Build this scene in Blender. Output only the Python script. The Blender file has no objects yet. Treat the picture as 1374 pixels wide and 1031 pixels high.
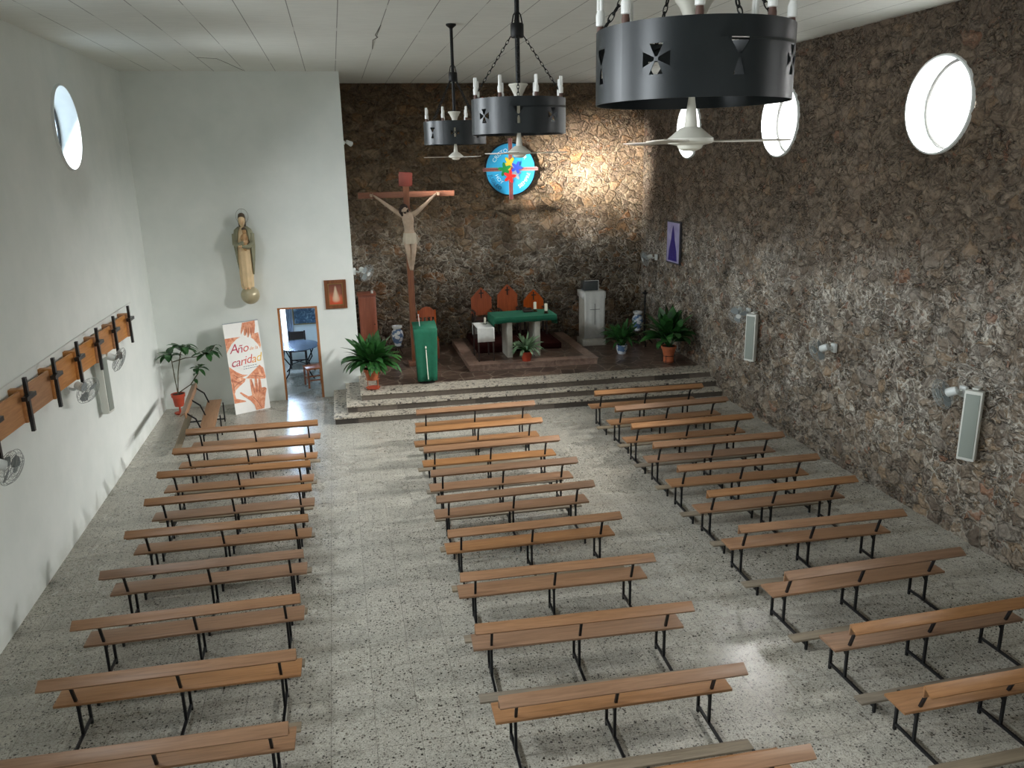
import bpy, bmesh, math, random
from mathutils import Vector, Matrix, noise
from math import sin, cos, pi, radians as RAD

SC = bpy.context.scene
COL = SC.collection
random.seed(7)

# ------------------------------------------------------------------ room numbers (metres)
W, D, H, D2, HP, XS = 11.70, 17.77, 6.80, 20.36, 0.43, 4.14
Y0 = -3.0
WIN_Z, WIN_R = 5.57, 0.61
WIN_Y_RIGHT = [17.6, 13.72, 9.75, 5.8, 1.85]
WIN_Y_LEFT = [13.87, 9.9, 5.9, 1.9]

# ------------------------------------------------------------------ materials
def lin(h):
    if isinstance(h, str):
        h = h.lstrip('#'); c = [int(h[i:i+2], 16)/255 for i in (0, 2, 4)]
    else:
        c = list(h)
    return tuple(((v/12.92) if v <= 0.04045 else ((v+0.055)/1.055)**2.4) for v in c) + (1.0,)

MATS = {}
class NT:
    def __init__(s, name):
        s.m = bpy.data.materials.new(name); s.m.use_nodes = True
        s.t = s.m.node_tree; s.n = s.t.nodes; s.l = s.t.links
        s.b = s.n['Principled BSDF']; s.out = s.n['Material Output']
        MATS[name] = s.m
    def node(s, typ, **kw):
        nd = s.n.new(typ)
        for k, v in kw.items():
            if k.startswith('_'): nd.inputs[k[1:].replace('_', ' ')].default_value = v
            else: setattr(nd, k, v)
        return nd
    def link(s, a, b): s.l.new(a, b)
    def coord(s, kind='Object'):
        return s.node('ShaderNodeTexCoord').outputs[kind]
    def math(s, op, a, b=None, c=None, clamp=False):
        nd = s.node('ShaderNodeMath', operation=op); nd.use_clamp = clamp
        for i, v in enumerate((a, b, c)):
            if v is None: continue
            if isinstance(v, (int, float)): nd.inputs[i].default_value = v
            else: s.link(v, nd.inputs[i])
        return nd.outputs[0]
    def mix(s, fac, a, b, typ='MIX'):
        nd = s.node('ShaderNodeMix', data_type='RGBA', blend_type=typ)
        for idx, v in ((0, fac), (6, a), (7, b)):
            if isinstance(v, (int, float)): nd.inputs[idx].default_value = v
            elif isinstance(v, (tuple, list)): nd.inputs[idx].default_value = v
            else: s.link(v, nd.inputs[idx])
        return nd.outputs[2]
    def ramp(s, fac, stops, interp='LINEAR'):
        nd = s.node('ShaderNodeValToRGB'); cr = nd.color_ramp; cr.interpolation = interp
        while len(cr.elements) < len(stops): cr.elements.new(0.5)
        for e, (p, c) in zip(cr.elements, stops):
            e.position = p; e.color = c if isinstance(c, tuple) and len(c) == 4 else lin(c)
        s.link(fac, nd.inputs[0]); return nd.outputs[0]
    def noise(s, vec, scale, detail=3, rough=0.55, dist=0.0):
        nd = s.node('ShaderNodeTexNoise'); nd.inputs['Scale'].default_value = scale
        nd.inputs['Detail'].default_value = detail; nd.inputs['Roughness'].default_value = rough
        nd.inputs['Distortion'].default_value = dist
        if vec is not None: s.link(vec, nd.inputs['Vector'])
        return nd
    def voro(s, vec, scale, feature='F1', rnd=1.0):
        nd = s.node('ShaderNodeTexVoronoi', feature=feature)
        nd.inputs['Scale'].default_value = scale; nd.inputs['Randomness'].default_value = rnd
        if vec is not None: s.link(vec, nd.inputs['Vector'])
        return nd
    def mapping(s, vec, scale=(1, 1, 1), loc=(0, 0, 0), rot=(0, 0, 0)):
        nd = s.node('ShaderNodeMapping'); nd.inputs['Scale'].default_value = scale
        nd.inputs['Location'].default_value = loc; nd.inputs['Rotation'].default_value = rot
        s.link(vec, nd.inputs['Vector']); return nd.outputs[0]
    def bump(s, h, strength=0.3, dist=0.02):
        nd = s.node('ShaderNodeBump'); nd.inputs['Strength'].default_value = strength
        nd.inputs['Distance'].default_value = dist; s.link(h, nd.inputs['Height'])
        s.link(nd.outputs[0], s.b.inputs['Normal'])
    def set(s, col=None, rough=None, metal=None, spec=None):
        for k, v in (('Base Color', col), ('Roughness', rough), ('Metallic', metal), ('Specular IOR Level', spec)):
            if v is None: continue
            if isinstance(v, str): v = lin(v)
            if isinstance(v, (int, float, tuple)): s.b.inputs[k].default_value = v
            else: s.link(v, s.b.inputs[k])
        return s

def plain(name, col, rough=0.6, metal=0.0, var=0.12, scale=6.0, spec=0.5, bump=0.0):
    t = NT(name); c = lin(col)
    n = t.noise(t.coord(), scale, 4)
    lo = tuple(v*(1-var) for v in c[:3]) + (1,); hi = tuple(min(1, v*(1+var)) for v in c[:3]) + (1,)
    t.set(t.ramp(n.outputs[0], [(0.3, lo), (0.7, hi)]), rough, metal, spec)
    if bump: t.bump(n.outputs[0], bump, 0.01)
    return t.m

def wood(name, c1, c2, axis=0, rough=0.45, vary=True, scale=1.0):
    t = NT(name); co = t.coord()
    oi = t.node('ShaderNodeObjectInfo')
    sh = t.node('ShaderNodeVectorMath', operation='ADD'); t.link(co, sh.inputs[0])
    comb = t.node('ShaderNodeCombineXYZ')
    r = t.math('MULTIPLY', oi.outputs['Random'], 37.0)
    for i in range(3): t.link(r, comb.inputs[i])
    t.link(comb.outputs[0], sh.inputs[1])
    sc = [14*scale]*3; sc[axis] = 0.9*scale
    mp = t.mapping(sh.outputs[0], tuple(sc))
    n = t.noise(mp, 1.6, 5, 0.6, 1.2); n2 = t.noise(mp, 6.0, 2, 0.6, 0.3)
    f = t.math('ADD', t.math('MULTIPLY', n.outputs[0], 0.75), t.math('MULTIPLY', n2.outputs[0], 0.25))
    col = t.ramp(f, [(0.32, c1), (0.62, c2)])
    if vary:
        hs = t.node('ShaderNodeHueSaturation')
        t.link(t.math('ADD', t.math('MULTIPLY', oi.outputs['Random'], 0.26), 0.86), hs.inputs['Value'])
        t.link(t.math('ADD', t.math('MULTIPLY', oi.outputs['Random'], 0.25), 0.85), hs.inputs['Saturation'])
        t.link(col, hs.inputs['Color']); col = hs.outputs[0]
    t.set(col, rough); t.bump(f, 0.08, 0.004)
    return t.m

def stone_mat(name, back=False):
    t = NT(name); co = t.coord()
    nz = t.noise(co, 2.3, 3, 0.6)
    sub = t.node('ShaderNodeVectorMath', operation='SUBTRACT'); t.link(nz.outputs['Color'], sub.inputs[0]); sub.inputs[1].default_value = (.5, .5, .5)
    scl = t.node('ShaderNodeVectorMath', operation='SCALE'); t.link(sub.outputs[0], scl.inputs[0]); scl.inputs['Scale'].default_value = 0.42
    add = t.node('ShaderNodeVectorMath', operation='ADD'); t.link(co, add.inputs[0]); t.link(scl.outputs[0], add.inputs[1])
    pos = t.mapping(add.outputs[0], (1.0, 1.0, 1.35))
    k = 3.9 if back else 4.3
    vc = t.voro(pos, k, 'F1'); ve = t.voro(pos, k, 'DISTANCE_TO_EDGE')
    vs = t.voro(pos, k*2.6, 'F1'); vse = t.voro(pos, k*2.6, 'DISTANCE_TO_EDGE')
    sep = t.node('ShaderNodeSeparateColor'); t.link(vc.outputs['Color'], sep.inputs[0])
    sep2 = t.node('ShaderNodeSeparateColor'); t.link(vs.outputs['Color'], sep2.inputs[0])
    xyz = t.node('ShaderNodeSeparateXYZ'); t.link(co, xyz.inputs[0])
    if back:
        stops = [(0.0, '#5a4d40'), (0.14, '#7d6d59'), (0.30, '#93806a'), (0.42, '#6f6152'), (0.55, '#94795a'), (0.66, '#85766a'), (0.78, '#a1764f'), (0.85, '#978b7b'), (1.0, '#77614f')]
    else:
        stops = [(0.0, '#776c62'), (0.18, '#8d8173'), (0.34, '#9a8e80'), (0.46, '#82776b'), (0.58, '#9a8873'), (0.70, '#918a82'), (0.82, '#997763'), (0.87, '#a39a8e'), (1.0, '#857263')]
    c1 = t.ramp(sep.outputs[0], stops, 'CONSTANT')
    c2 = t.ramp(sep2.outputs[0], stops, 'CONSTANT')
    pick = t.math('GREATER_THAN', sep.outputs[1], 0.56)
    stone = t.mix(pick, c1, c2)
    fine = t.noise(co, 17, 6, 0.7, 0.4); big = t.noise(co, 0.8, 3, 0.6)
    stone = t.mix(0.85, stone, t.ramp(fine.outputs[0], [(0.25, (.5, .5, .5, 1)), (0.75, (1.25, 1.22, 1.18, 1))]), 'MULTIPLY')
    edge = t.math('MINIMUM', ve.outputs['Distance'], t.math('ADD', vse.outputs['Distance'], t.math('MULTIPLY', t.math('SUBTRACT', 1.0, pick), 0.5)))
    jit = t.math('MULTIPLY', t.math('SUBTRACT', fine.outputs[0], 0.5), 0.06)
    e2 = t.math('ADD', edge, jit)
    mort = t.math('SUBTRACT', 1.0, t.math('MULTIPLY', t.math('SUBTRACT', e2, 0.012), 26.0, clamp=True), clamp=True)
    # salt bloom on the joints, mostly in a band low on the wall
    sal = t.noise(co, 1.5, 4, 0.65)
    zz = xyz.outputs[2]
    band = t.ramp(t.math('MULTIPLY', zz, 1/6.8), [(0.06, (.35,)*3+(1,)), (0.20, (.9,)*3+(1,)), (0.42, (.95,)*3+(1,)), (0.56, (.16,)*3+(1,)), (1.0, (.0,)*3+(1,))])
    salt = t.math('MULTIPLY', band, t.math('MULTIPLY', t.math('SUBTRACT', sal.outputs[0], 0.38), 5.0, clamp=True), clamp=True)
    mdark = lin('#8b8378' if not back else '#7b7264'); mlight = lin('#e2e0d8')
    mcol = t.mix(salt, mdark, mlight)
    col = t.mix(mort, stone, mcol)
    # smeared plaster between stones
    sm = t.noise(pos, 6.5, 5, 0.7, 1.0)
    smear = t.math('MULTIPLY', t.math('MULTIPLY', t.math('SUBTRACT', sm.outputs[0], 0.50), 7.0, clamp=True), t.math('ADD', t.math('MULTIPLY', salt, 0.8), 0.22), clamp=True)
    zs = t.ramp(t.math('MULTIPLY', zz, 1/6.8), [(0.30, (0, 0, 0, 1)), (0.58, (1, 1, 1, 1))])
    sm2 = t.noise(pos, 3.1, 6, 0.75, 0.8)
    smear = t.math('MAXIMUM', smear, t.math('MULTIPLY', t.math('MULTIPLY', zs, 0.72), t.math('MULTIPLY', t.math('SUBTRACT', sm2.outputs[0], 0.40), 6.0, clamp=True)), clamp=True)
    col = t.mix(smear, col, t.mix(salt, t.mix(t.math('MULTIPLY', fine.outputs[0], 1.0), lin('#5f564b'), lin('#a3988a' if not back else '#a38f74')), lin('#d6d2c8')))
    sq = t.noise(t.mapping(co, (1, 1, 1.3)), 3.2, 3, 0.55, 1.5)
    line = t.math('SUBTRACT', 1.0, t.math('MULTIPLY', t.math('ABSOLUTE', t.math('SUBTRACT', sq.outputs[0], 0.5)), 17.0), clamp=True)
    patch = t.math('MULTIPLY', t.math('SUBTRACT', t.noise(co, 1.7, 4, .7).outputs[0], 0.46), 6.0, clamp=True)
    col = t.mix(t.math('MULTIPLY', t.math('MULTIPLY', line, patch), t.math('ADD', t.math('MULTIPLY', band, 0.75), 0.03)), col, lin('#efede6'))
    dq = t.noise(t.mapping(co, (1, 1, 1.3), (5.1, 2.3, 7.7)), 3.4, 3, 0.6, 1.2)
    dl = t.math('SUBTRACT', 1.0, t.math('MULTIPLY', t.math('ABSOLUTE', t.math('SUBTRACT', dq.outputs[0], 0.5)), 24.0), clamp=True)
    col = t.mix(t.math('MULTIPLY', dl, 0.42), col, lin('#332c25'))
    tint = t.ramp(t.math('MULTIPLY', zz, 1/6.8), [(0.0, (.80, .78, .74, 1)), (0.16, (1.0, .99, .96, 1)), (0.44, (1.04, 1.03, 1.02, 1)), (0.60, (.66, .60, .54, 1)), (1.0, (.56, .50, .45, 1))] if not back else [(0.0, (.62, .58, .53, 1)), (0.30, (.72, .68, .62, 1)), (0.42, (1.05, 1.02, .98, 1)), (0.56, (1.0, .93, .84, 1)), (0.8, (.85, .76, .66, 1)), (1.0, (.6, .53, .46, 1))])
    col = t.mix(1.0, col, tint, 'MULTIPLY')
    col = t.mix(0.5, col, t.ramp(big.outputs[0], [(0.3, (.62, .6, .58, 1)), (0.7, (1.25, 1.2, 1.15, 1))]), 'MULTIPLY')
    t.set(col, 0.78, spec=0.35)
    h = t.math('MULTIPLY', e2, 5.0, clamp=True)
    h = t.math('ADD', t.math('MULTIPLY', h, 0.7), t.math('MULTIPLY', fine.outputs[0], 0.55))
    h = t.math('ADD', h, t.math('MULTIPLY', sep.outputs[2], 0.3)); h = t.math('SUBTRACT', h, t.math('MULTIPLY', dl, 0.2)); h = t.math('ADD', h, t.math('MULTIPLY', t.math('MULTIPLY', line, patch), 0.3))
    t.bump(h, 0.65, 0.03)
    dn = t.node('ShaderNodeDisplacement'); dn.inputs['Midlevel'].default_value = 0.6; dn.inputs['Scale'].default_value = 0.035
    t.link(h, dn.inputs['Height']); t.link(dn.outputs[0], t.out.inputs['Displacement'])
    t.m.displacement_method = 'BOTH'
    return t.m

def terrazzo(name, base1, base2, chip='#3c3833', tile=0.40, off=(0.27, 0.17), joints=True, chipamt=0.24, scale=30.0, rough=0.32):
    t = NT(name); co = t.coord()
    v = t.voro(co, scale, 'F1'); v2 = t.voro(co, scale*2.2, 'F1')
    s1 = t.node('ShaderNodeSeparateColor'); t.link(v.outputs['Color'], s1.inputs[0])
    s2 = t.node('ShaderNodeSeparateColor'); t.link(v2.outputs['Color'], s2.inputs[0])
    big = t.noise(co, 0.55, 4, 0.6); mid = t.noise(co, 9, 3, 0.6)
    col = t.ramp(mid.outputs[0], [(0.3, base1), (0.7, base2)])
    col = t.mix(0.75, col, t.ramp(s2.outputs[0], [(0, (.5, .48, .45, 1)), (0.45, (.9, .89, .87, 1)), (1, (1.2, 1.2, 1.17, 1))]), 'MULTIPLY')
    v3 = t.voro(t.mapping(co, (1, 1, 1), (3.3, 1.7, .4)), scale*1.55, 'F1'); s3 = t.node('ShaderNodeSeparateColor'); t.link(v3.outputs['Color'], s3.inputs[0])
    cm3 = t.math('MULTIPLY', t.math('GREATER_THAN', s3.outputs[0], 1-chipamt*.9), t.math('LESS_THAN', v3.outputs['Distance'], t.math('MULTIPLY', s3.outputs[1], 0.6)))
    col = t.mix(t.math('MULTIPLY', cm3, .8), col, lin('#4a453f'))
    cm = t.math('MULTIPLY', t.math('GREATER_THAN', s1.outputs[0], 1-chipamt), t.math('LESS_THAN', v.outputs['Distance'], t.math('MULTIPLY', t.math('POWER', s1.outputs[1], 1.6), 0.62)))
    col = t.mix(cm, col, t.ramp(s1.outputs[2], [(0, chip), (0.7, chip), (1, '#6d655b')]))
    col = t.mix(0.7, col, t.ramp(big.outputs[0], [(0.3, (.80, .79, .77, 1)), (0.7, (1.1, 1.1, 1.08, 1))]), 'MULTIPLY')
    rg = t.ramp(big.outputs[0], [(0.3, (rough*0.75,)*3+(1,)), (0.7, (rough*1.35,)*3+(1,))])
    if joints:
        xyz = t.node('ShaderNodeSeparateXYZ'); t.link(co, xyz.inputs[0])
        def joint(o, of, w):
            f = t.math('FRACT', t.math('DIVIDE', t.math('SUBTRACT', o, of), tile))
            d = t.math('MINIMUM', f, t.math('SUBTRACT', 1.0, f))
            return t.math('LESS_THAN', d, w/tile)
        j = t.math('MAXIMUM', joint(xyz.outputs[0], off[0], 0.0035), joint(xyz.outputs[1], off[1], 0.0035))
        col = t.mix(t.math('MULTIPLY', j, 0.6), col, lin('#67615a'))
        # tile to tile tone
        fx = t.math('FLOOR', t.math('DIVIDE', t.math('SUBTRACT', xyz.outputs[0], off[0]), tile))
        fy = t.math('FLOOR', t.math('DIVIDE', t.math('SUBTRACT', xyz.outputs[1], off[1]), tile))
        cb = t.node('ShaderNodeCombineXYZ'); t.link(fx, cb.inputs[0]); t.link(fy, cb.inputs[1])
        wn = t.node('ShaderNodeTexWhiteNoise'); t.link(cb.outputs[0], wn.inputs['Vector'])
        col = t.mix(0.6, col, t.ramp(wn.outputs[0], [(0, (.88, .88, .88, 1)), (1, (1.08, 1.08, 1.07, 1))]), 'MULTIPLY')
    t.set(col, rg, spec=0.5)
    return t.m

def build_materials():
    # white plaster
    t = NT('white_plaster'); co = t.coord()
    n = t.noise(co, 1.1, 4, 0.6); f = t.noise(co, 34, 4, 0.6)
    col = t.ramp(n.outputs[0], [(0.3, '#e0e6e2'), (0.7, '#ebefeb')])
    xyz = t.node('ShaderNodeSeparateXYZ'); t.link(co, xyz.inputs[0])
    low = t.ramp(t.math('ADD', xyz.outputs[2], t.math('MULTIPLY', t.math('SUBTRACT', t.noise(co, 2.2, 3).outputs[0], .5), 0.7)), [(0.0, (.90, .90, .88, 1)), (0.2, (1, 1, 1, 1))])
    t.set(t.mix(1.0, col, low, 'MULTIPLY'), 0.85, spec=0.25); t.bump(f.outputs[0], 0.12, 0.006)
    # ceiling: painted boards laid lengthwise
    t = NT('ceiling_boards'); co = t.coord(); xyz = t.node('ShaderNodeSeparateXYZ'); t.link(co, xyz.inputs[0])
    def jn(o, of, tile, w):
        fr = t.math('FRACT', t.math('DIVIDE', t.math('SUBTRACT', o, of), tile))
        d = t.math('MINIMUM', fr, t.math('SUBTRACT', 1.0, fr)); return t.math('LESS_THAN', d, w/tile)
    j = jn(xyz.outputs[0], 4.075, 0.583, 0.006)
    brk = t.math('GREATER_THAN', t.noise(t.mapping(co, (1, .35, 1)), 1.7, 2).outputs[0], 0.42)
    grain = t.noise(t.mapping(co, (1.2, 9, 1)), 3.0, 4, 0.6)
    base = t.ramp(grain.outputs[0], [(0.3, '#dcded8'), (0.7, '#e6e8e2')])
    st = t.noise(co, 0.5, 3, 0.6)
    base = t.mix(0.5, base, t.ramp(st.outputs[0], [(0.3, (.88, .88, .87, 1)), (0.7, (1.04, 1.04, 1.04, 1))]), 'MULTIPLY')
    dk = t.math('MULTIPLY', j, t.math('ADD', t.math('MULTIPLY', brk, 0.45), 0.22))
    t.set(t.mix(dk, base, lin('#55554f')), 0.8, spec=0.2)
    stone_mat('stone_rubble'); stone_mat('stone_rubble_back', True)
    terrazzo('terrazzo_floor', '#a9a69d', '#b8b5ac', chip='#3a3732', chipamt=0.36, scale=44.0, rough=0.27)
    terrazzo('terrazzo_step', '#b0a99c', '#c0b9ac', joints=False, chipamt=0.55, scale=15.0, rough=0.4)
    # dark riser slabs
    t = NT('riser_slab'); co = t.coord(); xyz = t.node('ShaderNodeSeparateXYZ'); t.link(co, xyz.inputs[0])
    fx = t.math('FLOOR', t.math('DIVIDE', xyz.outputs[0], 0.8)); cb = t.node('ShaderNodeCombineXYZ'); t.link(fx, cb.inputs[0])
    t.link(t.math('FLOOR', t.math('MULTIPLY', xyz.outputs[2], 7.0)), cb.inputs[2])
    wn = t.node('ShaderNodeTexWhiteNoise'); t.link(cb.outputs[0], wn.inputs['Vector'])
    c = t.ramp(wn.outputs[0], [(0, '#3b3631'), (0.5, '#595148'), (1, '#6e645a')])
    c = t.mix(0.5, c, t.ramp(t.noise(co, 20, 4).outputs[0], [(0.3, (.7,)*3+(1,)), (0.7, (1.2,)*3+(1,))]), 'MULTIPLY')
    t.set(c, 0.5)
    # flagstones of the presbytery
    t = NT('dark_flagstone'); co = t.coord(); nz = t.noise(co, 3, 3)
    ad = t.node('ShaderNodeVectorMath', operation='MULTIPLY_ADD'); t.link(nz.outputs['Color'], ad.inputs[0]); ad.inputs[1].default_value = (.12,)*3; t.link(co, ad.inputs[2])
    v = t.voro(ad.outputs[0], 3.0, 'F1'); e = t.voro(ad.outputs[0], 3.0, 'DISTANCE_TO_EDGE')
    s = t.node('ShaderNodeSeparateColor'); t.link(v.outputs['Color'], s.inputs[0])
    c = t.ramp(s.outputs[0], [(0, '#382b25'), (0.4, '#5d4a40'), (0.7, '#463830'), (1, '#6d594c')])
    c = t.mix(0.7, c, t.ramp(t.noise(co, 13, 5, .65).outputs[0], [(0.3, (.5,)*3+(1,)), (0.72, (1.4, 1.35, 1.3, 1))]), 'MULTIPLY')
    c = t.mix(t.math('LESS_THAN', e.outputs['Distance'], 0.028), c, lin('#857869'))
    t.set(c, 0.34); t.bump(t.noise(co, 9, 4).outputs[0], 0.3, 0.01)
    # pinkish marble border
    t = NT('pink_marble'); co = t.coord()
    n = t.noise(co, 5, 6, 0.7, 1.5)
    t.set(t.ramp(n.outputs[0], [(0.3, '#6b5449'), (0.55, '#937a6c'), (0.75, '#a8917f')]), 0.35)
    plain('maroon_carpet', '#2a0d0a', 0.95, var=0.3, scale=40, spec=0.1)
    wood('bench_wood', '#7b583a', '#987150', 0, 0.45)
    wood('kneeler_wood', '#6d6252', '#8a7d69', 0, 0.6)
    wood('cross_wood', '#5e311d', '#84502f', 2, 0.5)
    wood('cross_wood_bar', '#713a22', '#9c5d3a', 0, 0.5)
    wood('panel_wood', '#a8703e', '#c48b54', 1, 0.42)
    wood('throne_wood', '#8e3b10', '#b5541c', 2, 0.4)
    wood('cabinet_wood', '#8a3f1e', '#a85530', 2, 0.4)
    wood('frame_wood', '#5a3420', '#7d4c2d', 2, 0.4)
    wood('door_wood', '#8c5a38', '#b37a4e', 2, 0.45)
    plain('black_steel', '#15161a', 0.42, 0.3, var=0.2)
    t = NT('charcoal_sheet'); n = t.noise(t.coord(), 5, 4)
    t.set(t.ramp(n.outputs[0], [(0.3, '#13181b'), (0.7, '#1a2023')]), 0.38, 0.1)
    plain('black_iron', '#101010', 0.5, 0.4)
    plain('black_paint', '#18181a', 0.32, 0.0)
    plain('bulb_white', '#f2f2ee', 0.25, var=0.03)
    plain('socket_brown', '#5d4238', 0.6)
    plain('fan_cream', '#e6e3d6', 0.35, var=0.04)
    plain('blade_cream', '#cfc8ba', 0.35, var=0.06)
    plain('fan_white', '#dfe4e2', 0.35, var=0.03)
    plain('fan_grey', '#9aa3a6', 0.4, var=0.05)
    plain('guard_wire', '#a3a9a8', 0.35, 0.2, var=0.05)
    plain('speaker_shell', '#d5d7d0', 0.45, var=0.03)
    plain('speaker_grille', '#8f978f', 0.6, var=0.06, scale=150)
    plain('pvc_white', '#dcdedb', 0.45, var=0.03)
    plain('cable_grey', '#8d887e', 0.6)
    plain('window_frame_grey', '#2e2e2c', 0.5)
    plain('reveal_white', '#e4e8e6', 0.7, var=0.03)
    plain('terracotta', '#b0603c', 0.75, var=0.15, scale=12)
    plain('red_plastic', '#b2452c', 0.5, var=0.08)
    plain('soil', '#2a1e16', 0.95, var=0.4, scale=40)
    def leafm(name, a, b):
        t = NT(name); n = t.noise(t.coord(), 7, 3)
        t.set(t.ramp(n.outputs[0], [(0.3, a), (0.7, b)]), 0.36, spec=0.5)
    leafm('leaf_dark', '#1a3a1d', '#35682f'); leafm('leaf_rubber', '#18371f', '#3c6a36'); leafm('leaf_pale', '#4d6a48', '#7f9877')
    plain('stem_brown', '#4e4a32', 0.7)
    plain('green_cloth', '#075b42', 0.8, var=0.12, scale=9)
    plain('green_cloth_dark', '#064b37', 0.85, var=0.12, scale=9)
    plain('white_cloth', '#dfe0dc', 0.85, var=0.05, scale=14)
    plain('embroidery_white', '#e8ead8', 0.7)
    plain('grey_thread', '#6c706e', 0.8)
    plain('altar_stone', '#b9b6ab', 0.6, var=0.12, scale=9)
    plain('candle_wax', '#efe9d6', 0.5, var=0.03)
    plain('brass_dark', '#3c2d1c', 0.4, 0.7)
    plain('ceramic_white', '#dfe2e0', 0.2, var=0.03)
    t = NT('ceramic_blue'); co = t.coord(); v = t.voro(co, 11, 'F1'); n = t.noise(co, 9, 3, .6, 2)
    m = t.math('GREATER_THAN', t.math('ADD', v.outputs['Distance'], t.math('MULTIPLY', n.outputs[0], 0.6)), 0.84)
    t.set(t.mix(m, lin('#d5dbe0'), lin('#5f7a9e')), 0.2)
    plain('smoke_glass', '#474c4d', 0.15, var=0.1)
    plain('saint_robe', '#d9be94', 0.6, var=0.08, scale=8); plain('saint_cloak', '#84836a', 0.65, var=0.12, scale=8)
    plain('saint_skin', '#d8b48c', 0.55, var=0.05); plain('saint_child', '#b08a5e', 0.6, var=0.1); plain('saint_hair', '#4d3f2e', 0.7)
    plain('saint_globe', '#b0a688', 0.3, 0.25, var=0.1); plain('halo_metal', '#8a8a7c', 0.4, 0.6)
    plain('christ_skin', '#a8937e', 0.6, var=0.15, scale=10); plain('christ_hair', '#2e211a', 0.8); plain('christ_cloth', '#b3a895', 0.8, var=0.1)
    plain('plaque_red', '#5e2318', 0.6, var=0.15)
    plain('disc_blue', '#2aa3d9', 0.5, var=0.03); plain('disc_rim', '#14171c', 0.6); plain('ink_white', '#e8eef0', 0.6, var=0.02)
    plain('ink_navy', '#123a78', 0.6, var=0.03); plain('stripe_red', '#7a2a2c', 0.6); plain('stripe_pale', '#c9b6ae', 0.6)
    plain('yellow_enamel', '#e2b52e', 0.5, var=0.04); plain('green_enamel', '#0b7a3b', 0.5, var=0.04); plain('blue_enamel', '#2b45ad', 0.5, var=0.04); plain('red_enamel', '#d8261e', 0.5, var=0.04); plain('grey_enamel', '#8fa0a6', 0.5, var=0.04)
    plain('banner_white', '#e6e6e2', 0.55, var=0.02)
    t = NT('watercolour_skin'); n = t.noise(t.coord(), 9, 5, 0.65, 0.8)
    t.set(t.ramp(n.outputs[0], [(0.28, '#a8573c'), (0.45, '#cf8159'), (0.6, '#e0a07b'), (0.75, '#efc9ab')]), 0.55)
    plain('watercolour_line', '#8c4a38', 0.6); plain('watercolour_blush', '#c9593f', 0.6, var=0.2)
    plain('letter_crimson', '#b0304a', 0.6, var=0.05); plain('letter_red', '#c6483a', 0.6, var=0.05); plain('letter_orange', '#d98a35', 0.6, var=0.05); plain('letter_yellow', '#dfb53a', 0.6, var=0.05); plain('letter_grey', '#6f8088', 0.6, var=0.05)
    t = NT('poster_violet'); n = t.noise(t.coord(), 4, 4)
    t.set(t.ramp(n.outputs[0], [(0.3, '#9a93c4'), (0.7, '#c3bfe0')]), 0.4)
    plain('poster_ink', '#3b2f86', 0.5, var=0.25, scale=25)
    plain('poster_edge', '#3a3a40', 0.5)
    # painting inside the brown frame: soft warm gradient
    t = NT('warm_painting'); co = t.coord(); xyz = t.node('ShaderNodeSeparateXYZ'); t.link(co, xyz.inputs[0])
    n = t.noise(co, 14, 4, 0.6)
    zz = t.math('ADD', xyz.outputs[2], t.math('MULTIPLY', t.math('SUBTRACT', n.outputs[0], .5), 0.2))
    c = t.ramp(t.math('ADD', zz, 0.5), [(0.3, '#c9512f'), (0.42, '#c4694a'), (0.55, '#8a5340'), (0.75, '#6f3b2b')])
    wz = t.math('MINIMUM', t.math('MAXIMUM', t.math('SUBTRACT', 0.062, t.math('MULTIPLY', xyz.outputs[2], 0.30)), 0.032), 0.12)
    r2 = t.math('ADD', t.math('POWER', t.math('ABSOLUTE', t.math('DIVIDE', xyz.outputs[0], wz)), 2.0), t.math('POWER', t.math('ABSOLUTE', t.math('DIVIDE', t.math('SUBTRACT', xyz.outputs[2], 0.0), 0.19)), 4.0))
    g = t.math('SUBTRACT', 1.0, r2, clamp=True)
    t.set(t.mix(t.math('MULTIPLY', g, 0.85), c, lin('#e0cdb0')), 0.4)
    t = NT('blue_painting'); co = t.coord(); n = t.noise(co, 7, 6, .7, 1.5)
    t.set(t.ramp(n.outputs[0], [(0.3, '#1d2b38'), (0.5, '#3c5870'), (0.62, '#8fa3ad'), (0.75, '#c8c6b4')]), 0.45)
    plain('gold_frame', '#8a7547', 0.4, 0.4)
    plain('metal_table', '#5f6b7c', 0.25, 0.5, var=0.1)
    wood('orange_wood', '#8b4520', '#b4622f', 2, 0.45)
    plain('dark_wood', '#2a1d18', 0.5, var=0.2)
    plain('curtain_grey', '#8b93a3', 0.8)
    plain('crack_grey', '#4a4a45', 0.8)
    # daylight behind glass: bright milky glazing
    for nm, col, st in (('bright_glazing', (1.0, .99, .97, 1), 4.0), ('blue_glazing', (.62, .82, 1.0, 1), 2.2), ('sacristy_glazing', (.85, .93, 1.0, 1), 1.6)):
        t = NT(nm); em = t.node('ShaderNodeEmission'); em.inputs[0].default_value = col; em.inputs[1].default_value = st
        tr = t.node('ShaderNodeBsdfTransparent'); ad = t.node('ShaderNodeAddShader'); t.link(em.outputs[0], ad.inputs[0]); t.link(tr.outputs[0], ad.inputs[1])
        t.link(ad.outputs[0], t.out.inputs[0])
build_materials()

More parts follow.
